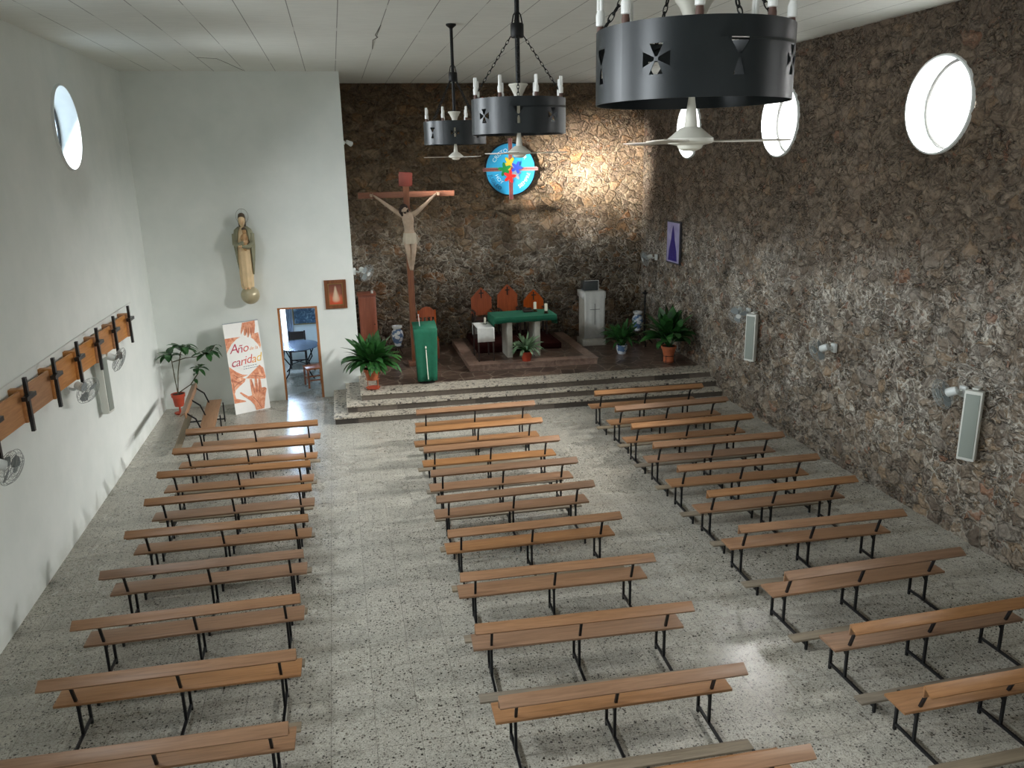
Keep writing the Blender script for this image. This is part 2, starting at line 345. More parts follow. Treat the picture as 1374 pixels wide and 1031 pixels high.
# ------------------------------------------------------------------ mesh builder
class MB:
    def __init__(s): s.v, s.f, s.mi = [], [], []; s.cur = 0
    def _add(s, vs, fs):
        b = len(s.v); s.v += [tuple(v) for v in vs]
        s.f += [tuple(b+i for i in f) for f in fs]; s.mi += [s.cur]*len(fs); return s
    def box(s, c, d, R=None):
        vs = []
        for x in (-.5, .5):
            for y in (-.5, .5):
                for z in (-.5, .5):
                    p = Vector((x*d[0], y*d[1], z*d[2]))
                    if R is not None: p = R @ p
                    vs.append(p + Vector(c))
        return s._add(vs, [(0, 1, 3, 2), (4, 6, 7, 5), (0, 4, 5, 1), (2, 3, 7, 6), (0, 2, 6, 4), (1, 5, 7, 3)])
    def bx(s, lo, hi):
        return s.box([(a+b)/2 for a, b in zip(lo, hi)], [b-a for a, b in zip(lo, hi)])
    def rbox(s, c, d, r=0.01, R=None):   # box with chamfered edges
        bm = bmesh.new(); bmesh.ops.create_cube(bm, size=1.0)
        for v in bm.verts: v.co = Vector((v.co.x*d[0], v.co.y*d[1], v.co.z*d[2]))
        bmesh.ops.bevel(bm, geom=list(bm.edges), offset=r, segments=2, affect='EDGES', profile=0.5)
        return s.frombm(bm, R, c)
    def frombm(s, bm, R=None, c=(0, 0, 0)):
        bm.verts.index_update()
        vs = [((R @ v.co) if R is not None else v.co) + Vector(c) for v in bm.verts]
        fs = [tuple(v.index for v in f.verts) for f in bm.faces]; bm.free(); return s._add(vs, fs)
    def bar(s, p0, p1, w, h=None):
        h = h or w; p0, p1 = Vector(p0), Vector(p1); d = p1-p0
        q = d.to_track_quat('X', 'Z').to_matrix()
        return s.box((p0+p1)/2, (d.length, w, h), q)
    def tube(s, pts, r, n=8, cap=True):
        pts = [Vector(p) for p in pts]; rs = r if isinstance(r, (list, tuple)) else [r]*len(pts)
        vs, fs = [], []; up = Vector((0, 0, 1)); prev = None
        for i, p in enumerate(pts):
            t = (pts[min(i+1, len(pts)-1)]-pts[max(i-1, 0)]).normalized()
            if prev is None:
                a = t.orthogonal().normalized()
            else:
                a = (prev - t*prev.dot(t)); a = a.normalized() if a.length > 1e-6 else t.orthogonal().normalized()
            prev = a; b = t.cross(a)
            for k in range(n):
                an = 2*pi*k/n; vs.append(p + (a*cos(an)+b*sin(an))*rs[i])
        for i in range(len(pts)-1):
            for k in range(n):
                fs.append((i*n+k, i*n+(k+1) % n, (i+1)*n+(k+1) % n, (i+1)*n+k))
        if cap: fs += [tuple(range(n))[::-1], tuple((len(pts)-1)*n+k for k in range(n))]
        return s._add(vs, fs)
    def lathe(s, prof, n=24, c=(0, 0, 0), R=None, cap=True):
        vs, fs = [], []
        for r, z in prof:
            for k in range(n):
                a = 2*pi*k/n; p = Vector((r*cos(a), r*sin(a), z))
                if R is not None: p = R @ p
                vs.append(p+Vector(c))
        for i in range(len(prof)-1):
            for k in range(n): fs.append((i*n+k, i*n+(k+1) % n, (i+1)*n+(k+1) % n, (i+1)*n+k))
        if cap: fs += [tuple(range(n))[::-1], tuple((len(prof)-1)*n+k for k in range(n))]
        return s._add(vs, fs)
    def ball(s, c, r, n=16, m=10, R=None):
        r = r if isinstance(r, (list, tuple)) else (r, r, r)
        vs, fs = [], []
        for i in range(m+1):
            th = pi*i/m
            for k in range(n):
                a = 2*pi*k/n; p = Vector((r[0]*max(sin(th), 1e-3)*cos(a), r[1]*max(sin(th), 1e-3)*sin(a), -r[2]*cos(th)))
                if R is not None: p = R @ p
                vs.append(p+Vector(c))
        for i in range(m):
            for k in range(n): fs.append((i*n+k, i*n+(k+1) % n, (i+1)*n+(k+1) % n, (i+1)*n+k))
        return s._add(vs, fs)
    def torus(s, c, R0, r, n=32, m=6, R=None, sx=1.0):
        vs, fs = [], []
        for i in range(n):
            a = 2*pi*i/n
            for k in range(m):
                b = 2*pi*k/m; p = Vector(((R0+r*cos(b))*cos(a)*sx, (R0+r*cos(b))*sin(a), r*sin(b)))
                if R is not None: p = R @ p
                vs.append(p+Vector(c))
        for i in range(n):
            for k in range(m):
                fs.append((i*m+k, ((i+1) % n)*m+k, ((i+1) % n)*m+(k+1) % m, i*m+(k+1) % m))
        return s._add(vs, fs)
    def loft(s, secs, n=24, cap=True):   # secs: list of rings of points
        vs, fs = [], []
        for ring in secs: vs += ring
        n = len(secs[0])
        for i in range(len(secs)-1):
            for k in range(n): fs.append((i*n+k, i*n+(k+1) % n, (i+1)*n+(k+1) % n, (i+1)*n+k))
        if cap: fs += [tuple(range(n))[::-1], tuple((len(secs)-1)*n+k for k in range(n))]
        return s._add(vs, fs)
    def prism(s, pts, M, t):    # 2-D outline extruded by t along local z, placed by matrix M
        n = len(pts)
        vs = [M @ Vector((x, y, 0)) for x, y in pts] + [M @ Vector((x, y, t)) for x, y in pts]
        fs = [tuple(range(n))[::-1], tuple(range(n, 2*n))] + [(i, (i+1) % n, n+(i+1) % n, n+i) for i in range(n)]
        return s._add(vs, fs)
    def quad(s, a, b, c, d): return s._add([a, b, c, d], [(0, 1, 2, 3)])
    def leaf(s, p, d, L, w, droop=0.3, up=(0, 0, 1), n=5, fold=0.15):
        p = Vector(p); d = Vector(d).normalized(); up = Vector(up)
        side = d.cross(up); side = side.normalized() if side.length > 1e-4 else Vector((1, 0, 0))
        vs, fs = [], []
        for i in range(n+1):
            t = i/n; hw = w*0.5*(sin(pi*min(1, t*0.93+0.05))**0.8) if i < n else 0.002
            dd = (d - Vector((0, 0, 1))*droop*t*1.6).normalized()
            c = p + dd*L*t; nn = side.cross(dd).normalized()
            vs += [c-side*hw+nn*hw*fold, c, c+side*hw+nn*hw*fold]
        for i in range(n):
            a = i*3; fs += [(a, a+1, a+4, a+3), (a+1, a+2, a+5, a+4)]
        return s._add(vs, fs)
    def mesh(s, name, mats, smooth=True, ang=35):
        me = bpy.data.meshes.new(name); me.from_pydata(s.v, [], s.f)
        for m in (mats if isinstance(mats, (list, tuple)) else [mats]): me.materials.append(MATS[m])
        me.polygons.foreach_set('material_index', s.mi)
        bm = bmesh.new(); bm.from_mesh(me); bmesh.ops.recalc_face_normals(bm, faces=bm.faces); bm.to_mesh(me); bm.free()
        if smooth:
            me.polygons.foreach_set('use_smooth', [True]*len(me.polygons)); me.set_sharp_from_angle(angle=RAD(ang))
        me.update(); return me
    def build(s, name, mats, parent=None, loc=(0, 0, 0), rotz=0.0, smooth=True, ang=35):
        return link(name, s.mesh(name, mats, smooth, ang), parent, loc, rotz)

def link(name, data, parent=None, loc=(0, 0, 0), rotz=0.0):
    o = bpy.data.objects.new(name, data); COL.objects.link(o)
    if parent is not None: o.parent = parent
    o.location = loc; o.rotation_euler = (0, 0, rotz); return o
def tag(o, label=None, cat=None, group=None, kind=None):
    if label: o['label'] = label
    if cat: o['category'] = cat
    if group: o['group'] = group
    if kind: o['kind'] = kind
    return o
def thing(name, label, cat, loc=(0, 0, 0), rotz=0.0, group=None):
    o = link(name, None, None, loc, rotz); o.empty_display_size = 0.1
    return tag(o, label, cat, group)
def dup(o, loc, rotz, label, parent=None):
    def rec(src, par):
        c = src.copy(); COL.objects.link(c)
        if par is not None:
            c.parent = par; c.matrix_parent_inverse = src.matrix_parent_inverse.copy()
        for ch in [x for x in src.children]: rec(ch, c)
        return c
    kids = list(o.children)
    r = o.copy(); COL.objects.link(r); r.location = loc; r.rotation_euler = (0, 0, rotz); r['label'] = label
    for ch in kids: rec(ch, r)
    return r
def struct(name, mb, mats, label, cat, smooth=False, parent=None):
    o = mb.build(name, mats, parent, smooth=smooth)
    if parent is None: tag(o, label, cat, kind='structure')
    return o
def Rz(a): return Matrix.Rotation(a, 3, 'Z')
def Rx(a): return Matrix.Rotation(a, 3, 'X')
def Ry(a): return Matrix.Rotation(a, 3, 'Y')
def frame_from(n, up=(0, 0, 1)):     # 3x3 with local z = n
    n = Vector(n).normalized(); x = Vector(up).cross(n)
    x = x.normalized() if x.length > 1e-5 else Vector((1, 0, 0)); y = n.cross(x)
    return Matrix((x, y, n)).transposed()
def text_polys(txt, size, shear=0.0):
    cu = bpy.data.curves.new('lettering', 'FONT'); cu.body = txt; cu.size = size; cu.shear = shear
    cu.align_x = 'CENTER'; cu.align_y = 'CENTER'; cu.resolution_u = 3
    o = bpy.data.objects.new('lettering', cu); COL.objects.link(o)
    dg = bpy.context.evaluated_depsgraph_get(); me = bpy.data.meshes.new_from_object(o.evaluated_get(dg))
    vs = [v.co.copy() for v in me.vertices]; fs = [tuple(p.vertices) for p in me.polygons]
    bpy.data.objects.remove(o); bpy.data.curves.remove(cu); bpy.data.meshes.remove(me)
    return vs, fs
def put_text(mb, txt, size, fn, shear=0.0, thick=0.0):
    vs, fs = text_polys(txt, size, shear)
    mb._add([fn(v.x, v.y) for v in vs], fs)

# ------------------------------------------------------------------ the room
def wall_grid(u0, u1, v0, v1, step, holes, to3):
    nu = max(1, round((u1-u0)/step)); nv = max(1, round((v1-v0)/step))
    us = [u0+(u1-u0)*i/nu for i in range(nu+1)]; vs_ = [v0+(v1-v0)*j/nv for j in range(nv+1)]
    P = {}; faces = []
    def inside(a, b):
        return any((a-cu)**2+(b-cv)**2 < r*r for cu, cv, r in holes)
    for i in range(nu):
        for j in range(nv):
            if not inside((us[i]+us[i+1])/2, (vs_[j]+vs_[j+1])/2): faces.append((i, j))
    cnt = {}
    for i, j in faces:
        for k in ((i, j), (i+1, j), (i+1, j+1), (i, j+1)): cnt[k] = cnt.get(k, 0)+1
    idx = {}; verts = []
    for (i, j), c in cnt.items():
        a, b = us[i], vs_[j]
        for cu, cv, r in holes:
            dd = math.hypot(a-cu, b-cv)
            if c < 4 and dd < r+step*1.6 and dd > 1e-6:
                a, b = cu+(a-cu)*r/dd, cv+(b-cv)*r/dd
        idx[(i, j)] = len(verts); verts.append(to3(a, b))
    mb = MB(); mb._add(verts, [tuple(idx[k] for k in ((i, j), (i+1, j), (i+1, j+1), (i, j+1))) for i, j in faces])
    return mb

struct('floor', MB().bx((-0.3, Y0, -0.1), (W+0.3, 21.5, 0.0)), 'terrazzo_floor', 'speckled grey terrazzo tile floor of the nave', 'floor')
struct('ceiling', MB().bx((-0.3, Y0, H), (W+0.3, 20.6, H+0.1)), 'ceiling_boards', 'pale boarded ceiling with lengthwise joints above the nave', 'ceiling')
lw = wall_grid(Y0, D, 0, H, 0.12, [(y, WIN_Z+.03, WIN_R) for y in WIN_Y_LEFT], lambda a, b: (0, a, b))
struct('wall_left', lw, 'white_plaster', 'plain white plaster wall with a round window', 'wall')
def face_room(o, d):
    me = o.data; n = Vector((0, 0, 0))
    for p in me.polygons: n += p.normal
    if n.dot(Vector(d)) < 0: me.flip_normals()
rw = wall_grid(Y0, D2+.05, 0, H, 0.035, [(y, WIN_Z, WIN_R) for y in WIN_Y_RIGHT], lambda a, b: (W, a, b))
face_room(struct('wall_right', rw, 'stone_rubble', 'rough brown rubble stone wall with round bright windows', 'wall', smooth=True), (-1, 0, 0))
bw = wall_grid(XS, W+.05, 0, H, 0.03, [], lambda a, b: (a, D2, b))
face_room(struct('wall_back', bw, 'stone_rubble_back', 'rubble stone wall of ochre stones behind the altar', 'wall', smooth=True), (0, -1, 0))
m = MB(); DX0, DX1, DH = 2.487, 3.32, 2.05
m.bx((-0.05, D, 0), (DX0, D+.16, H)); m.bx((DX1, D, 0), (XS, D+.16, H)); m.bx((DX0, D, DH), (DX1, D+.16, H))
struct('wall_front', m, 'white_plaster', 'white plaster wall with the open doorway and hanging saint', 'wall')
struct('wall_side', MB().bx((XS-.14, D+.16, 0), (XS, D2+.05, H)), 'white_plaster', 'narrow white plaster return wall beside the altar platform', 'wall')
struct('wall_rear', MB().bx((-.3, Y0-.1, 0), (W+.3, Y0, H)), 'white_plaster', 'white plaster wall at the entrance end', 'wall')
# sacristy behind the doorway
m = MB(); m.bx((1.4, 21.2, 0), (2.27, 21.32, 2.8)); m.bx((2.5, 21.2, 0), (XS, 21.32, 2.8)); m.bx((2.27, 21.2, 0), (2.5, 21.32, .55)); m.bx((2.27, 21.2, 2.2), (2.5, 21.32, 2.8))
m.bx((1.3, D+.16, 0), (1.4, 21.32, 2.8)); m.bx((1.3, D+.16, 2.7), (XS-.14, 21.32, 2.8)); m.bx((XS-.14, D2+.05, 0), (XS, 21.32, 2.8))
struct('wall_sacristy', m, 'white_plaster', 'white walls of the small room seen through the doorway', 'wall')
dr = link('door_1', None, None, (DX0, D, 0)); tag(dr, 'open doorway with brown wooden jambs in the white wall', 'doorway', kind='structure')
m = MB(); m.bx((0.0, .0, 0), (.035, .16, DH)); m.build('door_jamb', 'door_wood', dr)
m = MB(); w_ = DX1-DX0; m.bx((w_-.05, .0, 0), (w_, .16, DH)); m.build('door_jamb', 'door_wood', dr)
m = MB(); m.bx((.035, 0, DH-.035), (w_-.05, .16, DH)); m.build('door_lintel', 'door_wood', dr)
sw = link('window_9', None, None, (2.385, 21.26, 1.37)); tag(sw, 'tall narrow bright window of the small room behind the doorway', 'window', kind='structure')
MB().bx((-.11, .03, -.82), (.11, .031, .82)).build('pane', 'sacristy_glazing', sw)
m = MB(); m.bx((-.115, -.03, -.83), (-.095, .03, .83)); m.bx((.095, -.03, -.83), (.115, .03, .83)); m.bx((-.095, -.03, .81), (.095, .03, .83)); m.bx((-.095, -.03, -.83), (.095, .03, -.81)); m.bx((-.095, -.01, .2), (.095, .01, .22)); m.build('window_frame', 'fan_white', sw)

# round windows: white plastered reveal, thin grey frame, glazing
wn = 0
def round_window(x, y, z, side, pane):
    global wn; wn += 1
    o = link('window_%d' % wn, None, None, (x, y, z)); tag(o, 'round window with a deep white reveal', 'window', kind='structure')
    R = Ry(pi/2*side)
    m = MB(); n = 48
    m.lathe([(WIN_R+.022, .0), (WIN_R+.014, -.034), (WIN_R-.01, -.036), (WIN_R-.015, .0), (WIN_R-.02, .31), (WIN_R+.05, .31)], n, R=R, cap=False)
    m.build('reveal', 'reveal_white', o)
    m = MB(); m.torus((0, 0, 0), WIN_R-.045, .022, 48, 8, R)
    f = m.build('window_frame', 'window_frame_grey', o); f.location = R @ Vector((0, 0, .27))
    m = MB(); m.lathe([(0.001, .0), (WIN_R-.02, .0)], n, R=R, cap=False); p = m.build('pane', pane, o, smooth=False); p.location = R @ Vector((0, 0, .295))
    return o
labs = ['round bright window in the stone wall nearest the altar', 'middle of the three round bright windows in the stone wall', 'large round bright window in the stone wall, farthest from the altar']
for i, y in enumerate(WIN_Y_RIGHT):
    o = round_window(W, y, WIN_Z, 1, 'bright_glazing')
    if i < 3: o['label'] = labs[i]
for i, y in enumerate(WIN_Y_LEFT):
    o = round_window(0, y, WIN_Z+.03, -1, 'blue_glazing')
    if i == 0: o['label'] = 'round bluish window high in the white side wall'

# steps and presbytery platform (slightly skewed fronts)
def slab(mb, pts, z0, z1):
    n = len(pts); vs = [(x, y, z0) for x, y in pts]+[(x, y, z1) for x, y in pts]
    mb._add(vs, [tuple(range(n))[::-1], tuple(range(n, 2*n))]+[(i, (i+1) % n, n+(i+1) % n, n+i) for i in range(n)])
def step(name, xl, yl, yr, z0, z1, label, first=False):
    yb = D 
    o = thing(name, label, 'step', (0, 0, 0)); o['kind'] = 'structure'
    m = MB(); slab(m, [(xl+.02, yl+.02), (W, yr+.02), (W, yr+.9), (xl+.02, D)], z0, z1-.03)
    m.build('riser', 'riser_slab', o, smooth=False)
    m = MB(); slab(m, [(xl, yl), (W, yr), (W, yr+.9), (xl+.6, yl+.6), (xl+.6, D), (xl, D)], z1-.03, z1)
    m.build('tread', 'terrazzo_step', o, smooth=False)
step('stair_step', 3.53, 15.66, 15.40, 0, .143, 'lowest terrazzo altar step, widest of the three')
step('stair_step', 3.79, 15.93, 15.70, .0, .287, 'middle terrazzo altar step')
o = thing('altar_platform', 'raised altar platform of dark flagstones with a speckled terrazzo border', 'platform'); o['kind'] = 'structure'
m = MB(); slab(m, [(4.11, 16.25), (W, 15.99), (W, D2), (XS, D2), (XS, D), (4.11, D)], 0, HP-.03); m.build('riser', 'riser_slab', o, smooth=False)
m = MB(); slab(m, [(4.09, 16.23), (W, 15.97), (W, 16.50), (4.45, 16.76), (4.45, D2), (XS, D2), (XS, D), (4.09, D)], HP-.03, HP); m.build('border', 'terrazzo_step', o, smooth=False)
m = MB(); slab(m, [(4.45, 16.76), (W, 16.50), (W, D2), (4.45, D2)], HP-.03, HP-.002); m.build('paving', 'dark_flagstone', o, smooth=False)
ZP = HP+.15
o = thing('altar_dais', 'low dais with a pinkish marble edge under the altar', 'platform'); o['kind'] = 'structure'
m = MB(); slab(m, [(6.55, 17.42), (9.50, 17.30), (9.50, D2-.05), (6.55, D2-.05)], HP-.002, ZP-.03); m.build('riser', 'pink_marble', o, smooth=False)
m = MB(); slab(m, [(6.53, 17.40), (9.52, 17.28), (9.52, D2-.05), (9.27, D2-.05), (9.27, 17.56), (6.80, 17.66), (6.80, D2-.05), (6.53, D2-.05)], ZP-.03, ZP); m.build('border', 'pink_marble', o, smooth=False)
m = MB(); slab(m, [(6.80, 17.66), (9.27, 17.56), (9.27, D2-.05), (6.80, D2-.05)], ZP-.03, ZP-.002); m.build('paving', 'dark_flagstone', o, smooth=False)
ZC = ZP+.14
m = MB(); m.rbox((7.95, 19.35, ZP+.07), (2.05, 1.75, .14), .015)
tag(m.build('carpeted_podium', 'maroon_carpet'), 'dark red carpeted podium under the three pointed chairs', 'podium', kind='structure')

# ------------------------------------------------------------------ benches
GB = 'wooden church benches in rows'
def make_bench(label):
    t = thing('church_bench', label, 'bench', group=GB)
    L = 2.13
    m = MB(); m.rbox((0, .07, .4175), (L, .27, .026), .005); m.build('seat', 'bench_wood', t)
    m = MB(); m.rbox((0, -.236, .750), (L, .02, .095), .005, Rx(RAD(4))); m.build('backrest', 'bench_wood', t)
    m = MB(); m.rbox((0, -.280, .783), (L, .114, .02), .005, Rx(RAD(28))); m.build('top_plank', 'bench_wood', t)
    m = MB(); m.rbox((0, -.445, .152), (L, .125, .026), .006); tag(m.build('kneeler_board', 'kneeler_wood', t), 'grey worn kneeler board')
    for x in (-.885, 0, .885):
        m = MB(); s = .024
        m.bar((x, .25, .06), (x, -.45, .06), s); m.bar((x, .0, .392), (x, .20, .392), s); m.bar((x, .0, .30), (x, .13, .39), .016)
        fr = m.build('leg_frame', 'black_steel', t, smooth=False)
        m = MB(); m.bx((x-.012, .226, 0), (x+.012, .25, .403)); m.build('front_leg', 'black_steel', fr, smooth=False)
        m = MB(); m.bx((x-.012, -.012, .06), (x+.012, .012, .37)); m.bar((x, 0, .36), (x, -.095, .64), .024, .024); m.bar((x, -.09, .63), (x, -.262, .772), .024, .024); m.build('back_post', 'black_steel', fr, smooth=False)
        m = MB(); m.bx((x-.012, -.462, 0), (x+.012, -.438, .14)); m.build('kneeler_leg', 'black_steel', fr, smooth=False)
    return t
# (centre x, y of the backrest foot line at z=.74, angle) for each row, measured from the altar end
ROWS = {
 'L': [(2.245, 13.47, -1.8), (2.21, 12.50, -2.2), (2.175, 11.51, -2.4), (2.205, 10.54, -.7), (2.19, 9.545, -1.2), (2.16, 8.565, -.4), (2.16, 7.56, -.2), (2.165, 6.59, -1.1), (2.15, 5.60, -1.5)],
 'M': [(6.045, 13.53, -.4), (5.935, 12.54, -.5), (5.97, 11.58, -.7), (5.965, 10.58, -.6), (5.925, 9.66, 0), (5.935, 8.62, -.5), (5.93, 7.53, -2.2), (5.92, 6.515, -3.0), (5.925, 5.455, -1.45), (5.92, 4.42, -1.0)],
 'R': [(9.40, 13.775, -2.0), (9.43, 12.79, 1.0), (9.38, 11.79, -.6), (9.385, 10.825, -1.9), (9.355, 9.825, -2.3), (9.36, 8.92, -.8), (9.27, 7.85, -2.0), (9.20, 6.775, .7), (9.26, 5.74, .8), (9.30, 4.80, .6), (9.25, 4.07, .6)],
}
ORD = ['front', 'second', 'third', 'fourth', 'fifth', 'sixth', 'seventh', 'eighth', 'ninth', 'tenth', 'eleventh']
BLK = {'L': 'the block along the white wall', 'M': 'the middle block', 'R': 'the block along the stone wall'}
proto = None
for key in 'LMR':
    for i, (cx, yb, ang) in enumerate(ROWS[key]):
        lab = 'wooden bench, %s row from the altar in %s' % (ORD[i], BLK[key])
        yb2 = yb - .03 + .325
        if key == 'R' and i == 10: yb2 -= .35
        if proto is None:
            proto = make_bench(lab); proto.location = (cx, yb2, 0); proto.rotation_euler = (0, 0, RAD(ang))
        else: dup(proto, (cx, yb2, 0), RAD(ang), lab)
dup(proto, (1.17, 15.62, 0), RAD(-90+3.5), 'wooden bench turned sideways to the rows, between the rubber plant and the front row')

# ------------------------------------------------------------------ chandeliers with fans inside
def ring_mesh(R=.437, h=.31, ztop=5.53):
    C = 2*pi*R
    holes = []
    def wedge(cx, cz, pts): holes.append([(cx+x, cz+z) for x, z in pts])
    a, g, w = .060, .009, .036
    for k in range(8):
        cx = C*(k+.5)/8
        if k % 2 == 0:    # four-armed flared cross
            for q in range(4):
                c_, s_ = cos(q*pi/2), sin(q*pi/2)
                wedge(cx, 0, [(c_*x-s_*y, s_*x+c_*y) for x, y in ((-.006, g), (.006, g), (w*.85, a), (-w*.85, a))])
        else:             # goblet shape: cup above, foot below
            wedge(cx, 0, [(-.007, .008), (.007, .008), (.040, .058), (.040, .072), (-.040, .072), (-.040, .058)])
            wedge(cx, 0, [(.006, -.006), (-.006, -.006), (-.027, -.072), (.027, -.072)])
    cu = bpy.data.curves.new('sheet', 'CURVE'); cu.dimensions = '2D'; cu.fill_mode = 'BOTH'
    def spl(pts):
        s = cu.splines.new('POLY'); s.points.add(len(pts)-1)
        for p, (x, y) in zip(s.points, pts): p.co = (x, y, 0, 1)
        s.use_cyclic_u = True
    spl([(0, -h/2), (C, -h/2), (C, h/2), (0, h/2)])
    for hpts in holes: spl(hpts)
    ob = bpy.data.objects.new('sheet', cu); COL.objects.link(ob)
    me = bpy.data.meshes.new_from_object(ob.evaluated_get(bpy.context.evaluated_depsgraph_get()))
    bpy.data.objects.remove(ob); bpy.data.curves.remove(cu)
    bm = bmesh.new(); bm.from_mesh(me); bpy.data.meshes.remove(me)
    for i in range(1, 72):
        bmesh.ops.bisect_plane(bm, geom=list(bm.verts)+list(bm.edges)+list(bm.faces), plane_co=(C*i/72, 0, 0), plane_no=(1, 0, 0), dist=1e-6)
    inner = []
    bm.verts.index_update(); vs = [v.co.copy() for v in bm.verts]; fs = [tuple(v.index for v in f.verts) for f in bm.faces]
    bm.free()
    m = MB()
    def wrap(rad): return [(rad*cos(v.x/R), rad*sin(v.x/R), ztop-h/2+v.y) for v in vs]
    m._add(wrap(R), fs); m._add(wrap(R-.005), [f[::-1] for f in fs])
    for z in (ztop, ztop-h):     # rims
        n = 72; vv = [(r*cos(2*pi*k/n), r*sin(2*pi*k/n), z) for r in (R, R-.005) for k in range(n)]
        m._add(vv, [(k, (k+1) % n, n+(k+1) % n, n+k) for k in range(n)])
    me = bpy.data.meshes.new('ring')
    me.from_pydata(m.v, [], m.f); me.materials.append(MATS['charcoal_sheet']); me.polygons.foreach_set('use_smooth', [True]*len(me.polygons)); me.update()
    return me
GC = 'black ring chandeliers'
def make_chandelier(label, loc, rot):
    t = thing('ring_chandelier', label, 'chandelier', loc, rot, GC)   # origin on the floor line under it; parts use heights
    ring = link('ring', ring_mesh(), t)
    m = MB(); m.tube([(0, 0, H), (0, 0, 5.67)], .022, 12); m.build('rod', 'black_iron', t)
    m = MB(); m.lathe([(.0, H), (.07, H), (.07, H-.02), (.03, H-.05), (.022, H-.06)], 20, cap=False); m.build('ceiling_cup', 'black_iron', t)
    m = MB(); m.lathe([(.055, 6.06), (.06, 6.07), (.06, 6.17), (.055, 6.18)], 20)
    for k in range(4):
        a = pi/4+k*pi/2; m.tube([(.05*cos(a), .05*sin(a), 6.18), (.035*cos(a), .035*sin(a), 6.25), (.02*cos(a), .02*sin(a), 6.27)], .006, 6)
    m.build('collar', 'black_iron', t)
    for k in range(4):
        a = pi/4+k*pi/2+RAD(22.5); p0 = Vector((.06*cos(a), .06*sin(a), 6.07)); p1 = Vector((.425*cos(a), .425*sin(a), 5.53))
        d = p1-p0; n = 17; m = MB(); q = d.to_track_quat('Y', 'Z').to_matrix()
        for i in range(n):
            c = p0+d*((i+.5)/n); tw = q @ Ry(pi/2*(i % 2))
            tor = Matrix.Diagonal((.55, 1.25, 1)).to_3x3()
            m.torus(c, .0185, .0045, 12, 5, tw @ tor)
        m.build('chain', 'black_iron', t)
    m = MB()
    for k in range(2):
        a = RAD(22.5)+k*pi/2+pi/4; m.bar((.432*cos(a), .432*sin(a), 5.50), (-.432*cos(a), -.432*sin(a), 5.50), .02, .006)
    m.build('cross_bar', 'black_iron', t)
    for k in range(8):
        a = 2*pi*k/8; x, y = .418*cos(a), .418*sin(a)
        m = MB(); m.lathe([(.010, 5.50), (.017, 5.51), (.018, 5.545), (.015, 5.56), (.015, 5.565)], 12, (x, y, 0)); s = m.build('bulb_socket', 'socket_brown', t)
        m = MB(); m.lathe([(.012, 5.562), (.021, 5.567), (.022, 5.61), (.015, 5.63)], 12, (x, y, 0))
        for q in range(3):
            b = a+q*2*pi/3; bx_, by_ = x+.0095*cos(b), y+.0095*sin(b)
            m.tube([(bx_, by_, 5.63), (bx_, by_, 5.70), (bx_, by_, 5.712)], [.0088, .0088, .005], 7)
        m.build('bulb', 'bulb_white', s)
    return t
CH = [((5.50, 3.65, 0), -134, 'nearest and largest-looking black ring chandelier, high beside the stone wall windows'),
      ((5.60, 7.72, 0), -102.7-45, 'middle black ring chandelier, hanging before the blue disc'),
      ((5.60, 11.84, 0), -98.2, 'farthest black ring chandelier, above the crucifix side')]
base_rot = lambda deg: RAD(deg-22.5)
chd = make_chandelier(CH[0][2], CH[0][0], base_rot(CH[0][1]))
for loc, r, lab in CH[1:]: dup(chd, loc, base_rot(r), lab)
def make_fan(label, loc, rot):
    t = thing('ceiling_fan', label, 'ceiling fan', loc, rot, 'ceiling fans under the chandeliers')
    m = MB(); m.lathe([(.088, 5.665), (.09, 5.655), (.07, 5.63), (.04, 5.57), (.032, 5.53), (.016, 5.52)], 24); m.build('canopy', 'fan_cream', t)
    m = MB(); m.tube([(0, 0, 5.53), (0, 0, 5.16)], .014, 12); m.lathe([(.014, 5.25), (.024, 5.18), (.03, 5.12), (.034, 5.115)], 20); m.build('down_rod', 'fan_cream', t)
    m = MB(); m.lathe([(.034, 5.118), (.05, 5.112), (.09, 5.078), (.104, 5.068), (.106, 5.055), (.100, 5.045), (.06, 5.036), (.052, 5.022), (.03, 5.012), (.0, 5.010)], 32, cap=False); m.build('motor_housing', 'fan_cream', t)
    for k in range(3):
        a = 2*pi*k/3; R = Rz(a) ; tilt = Rx(RAD(4))
        m = MB()
        pts = [(.10, -.03), (.16, -.045), (.40, -.05), (.455, -.04), (.46, .0), (.455, .04), (.40, .05), (.16, .045), (.10, .03)]
        M = Matrix.Translation((0, 0, 5.05)) @ R.to_4x4() @ tilt.to_4x4()
        m.prism(pts, M, .005); m.build('fan_blade', 'blade_cream', t, smooth=False)
    return t
f0 = make_fan('cream three-bladed ceiling fan under the nearest, largest-looking chandelier', CH[0][0], RAD(-12.4))
dup(f0, CH[1][0], RAD(0), 'cream ceiling fan under the middle chandelier, before the blue disc')
dup(f0, CH[2][0], RAD(66), 'cream ceiling fan under the farthest chandelier')

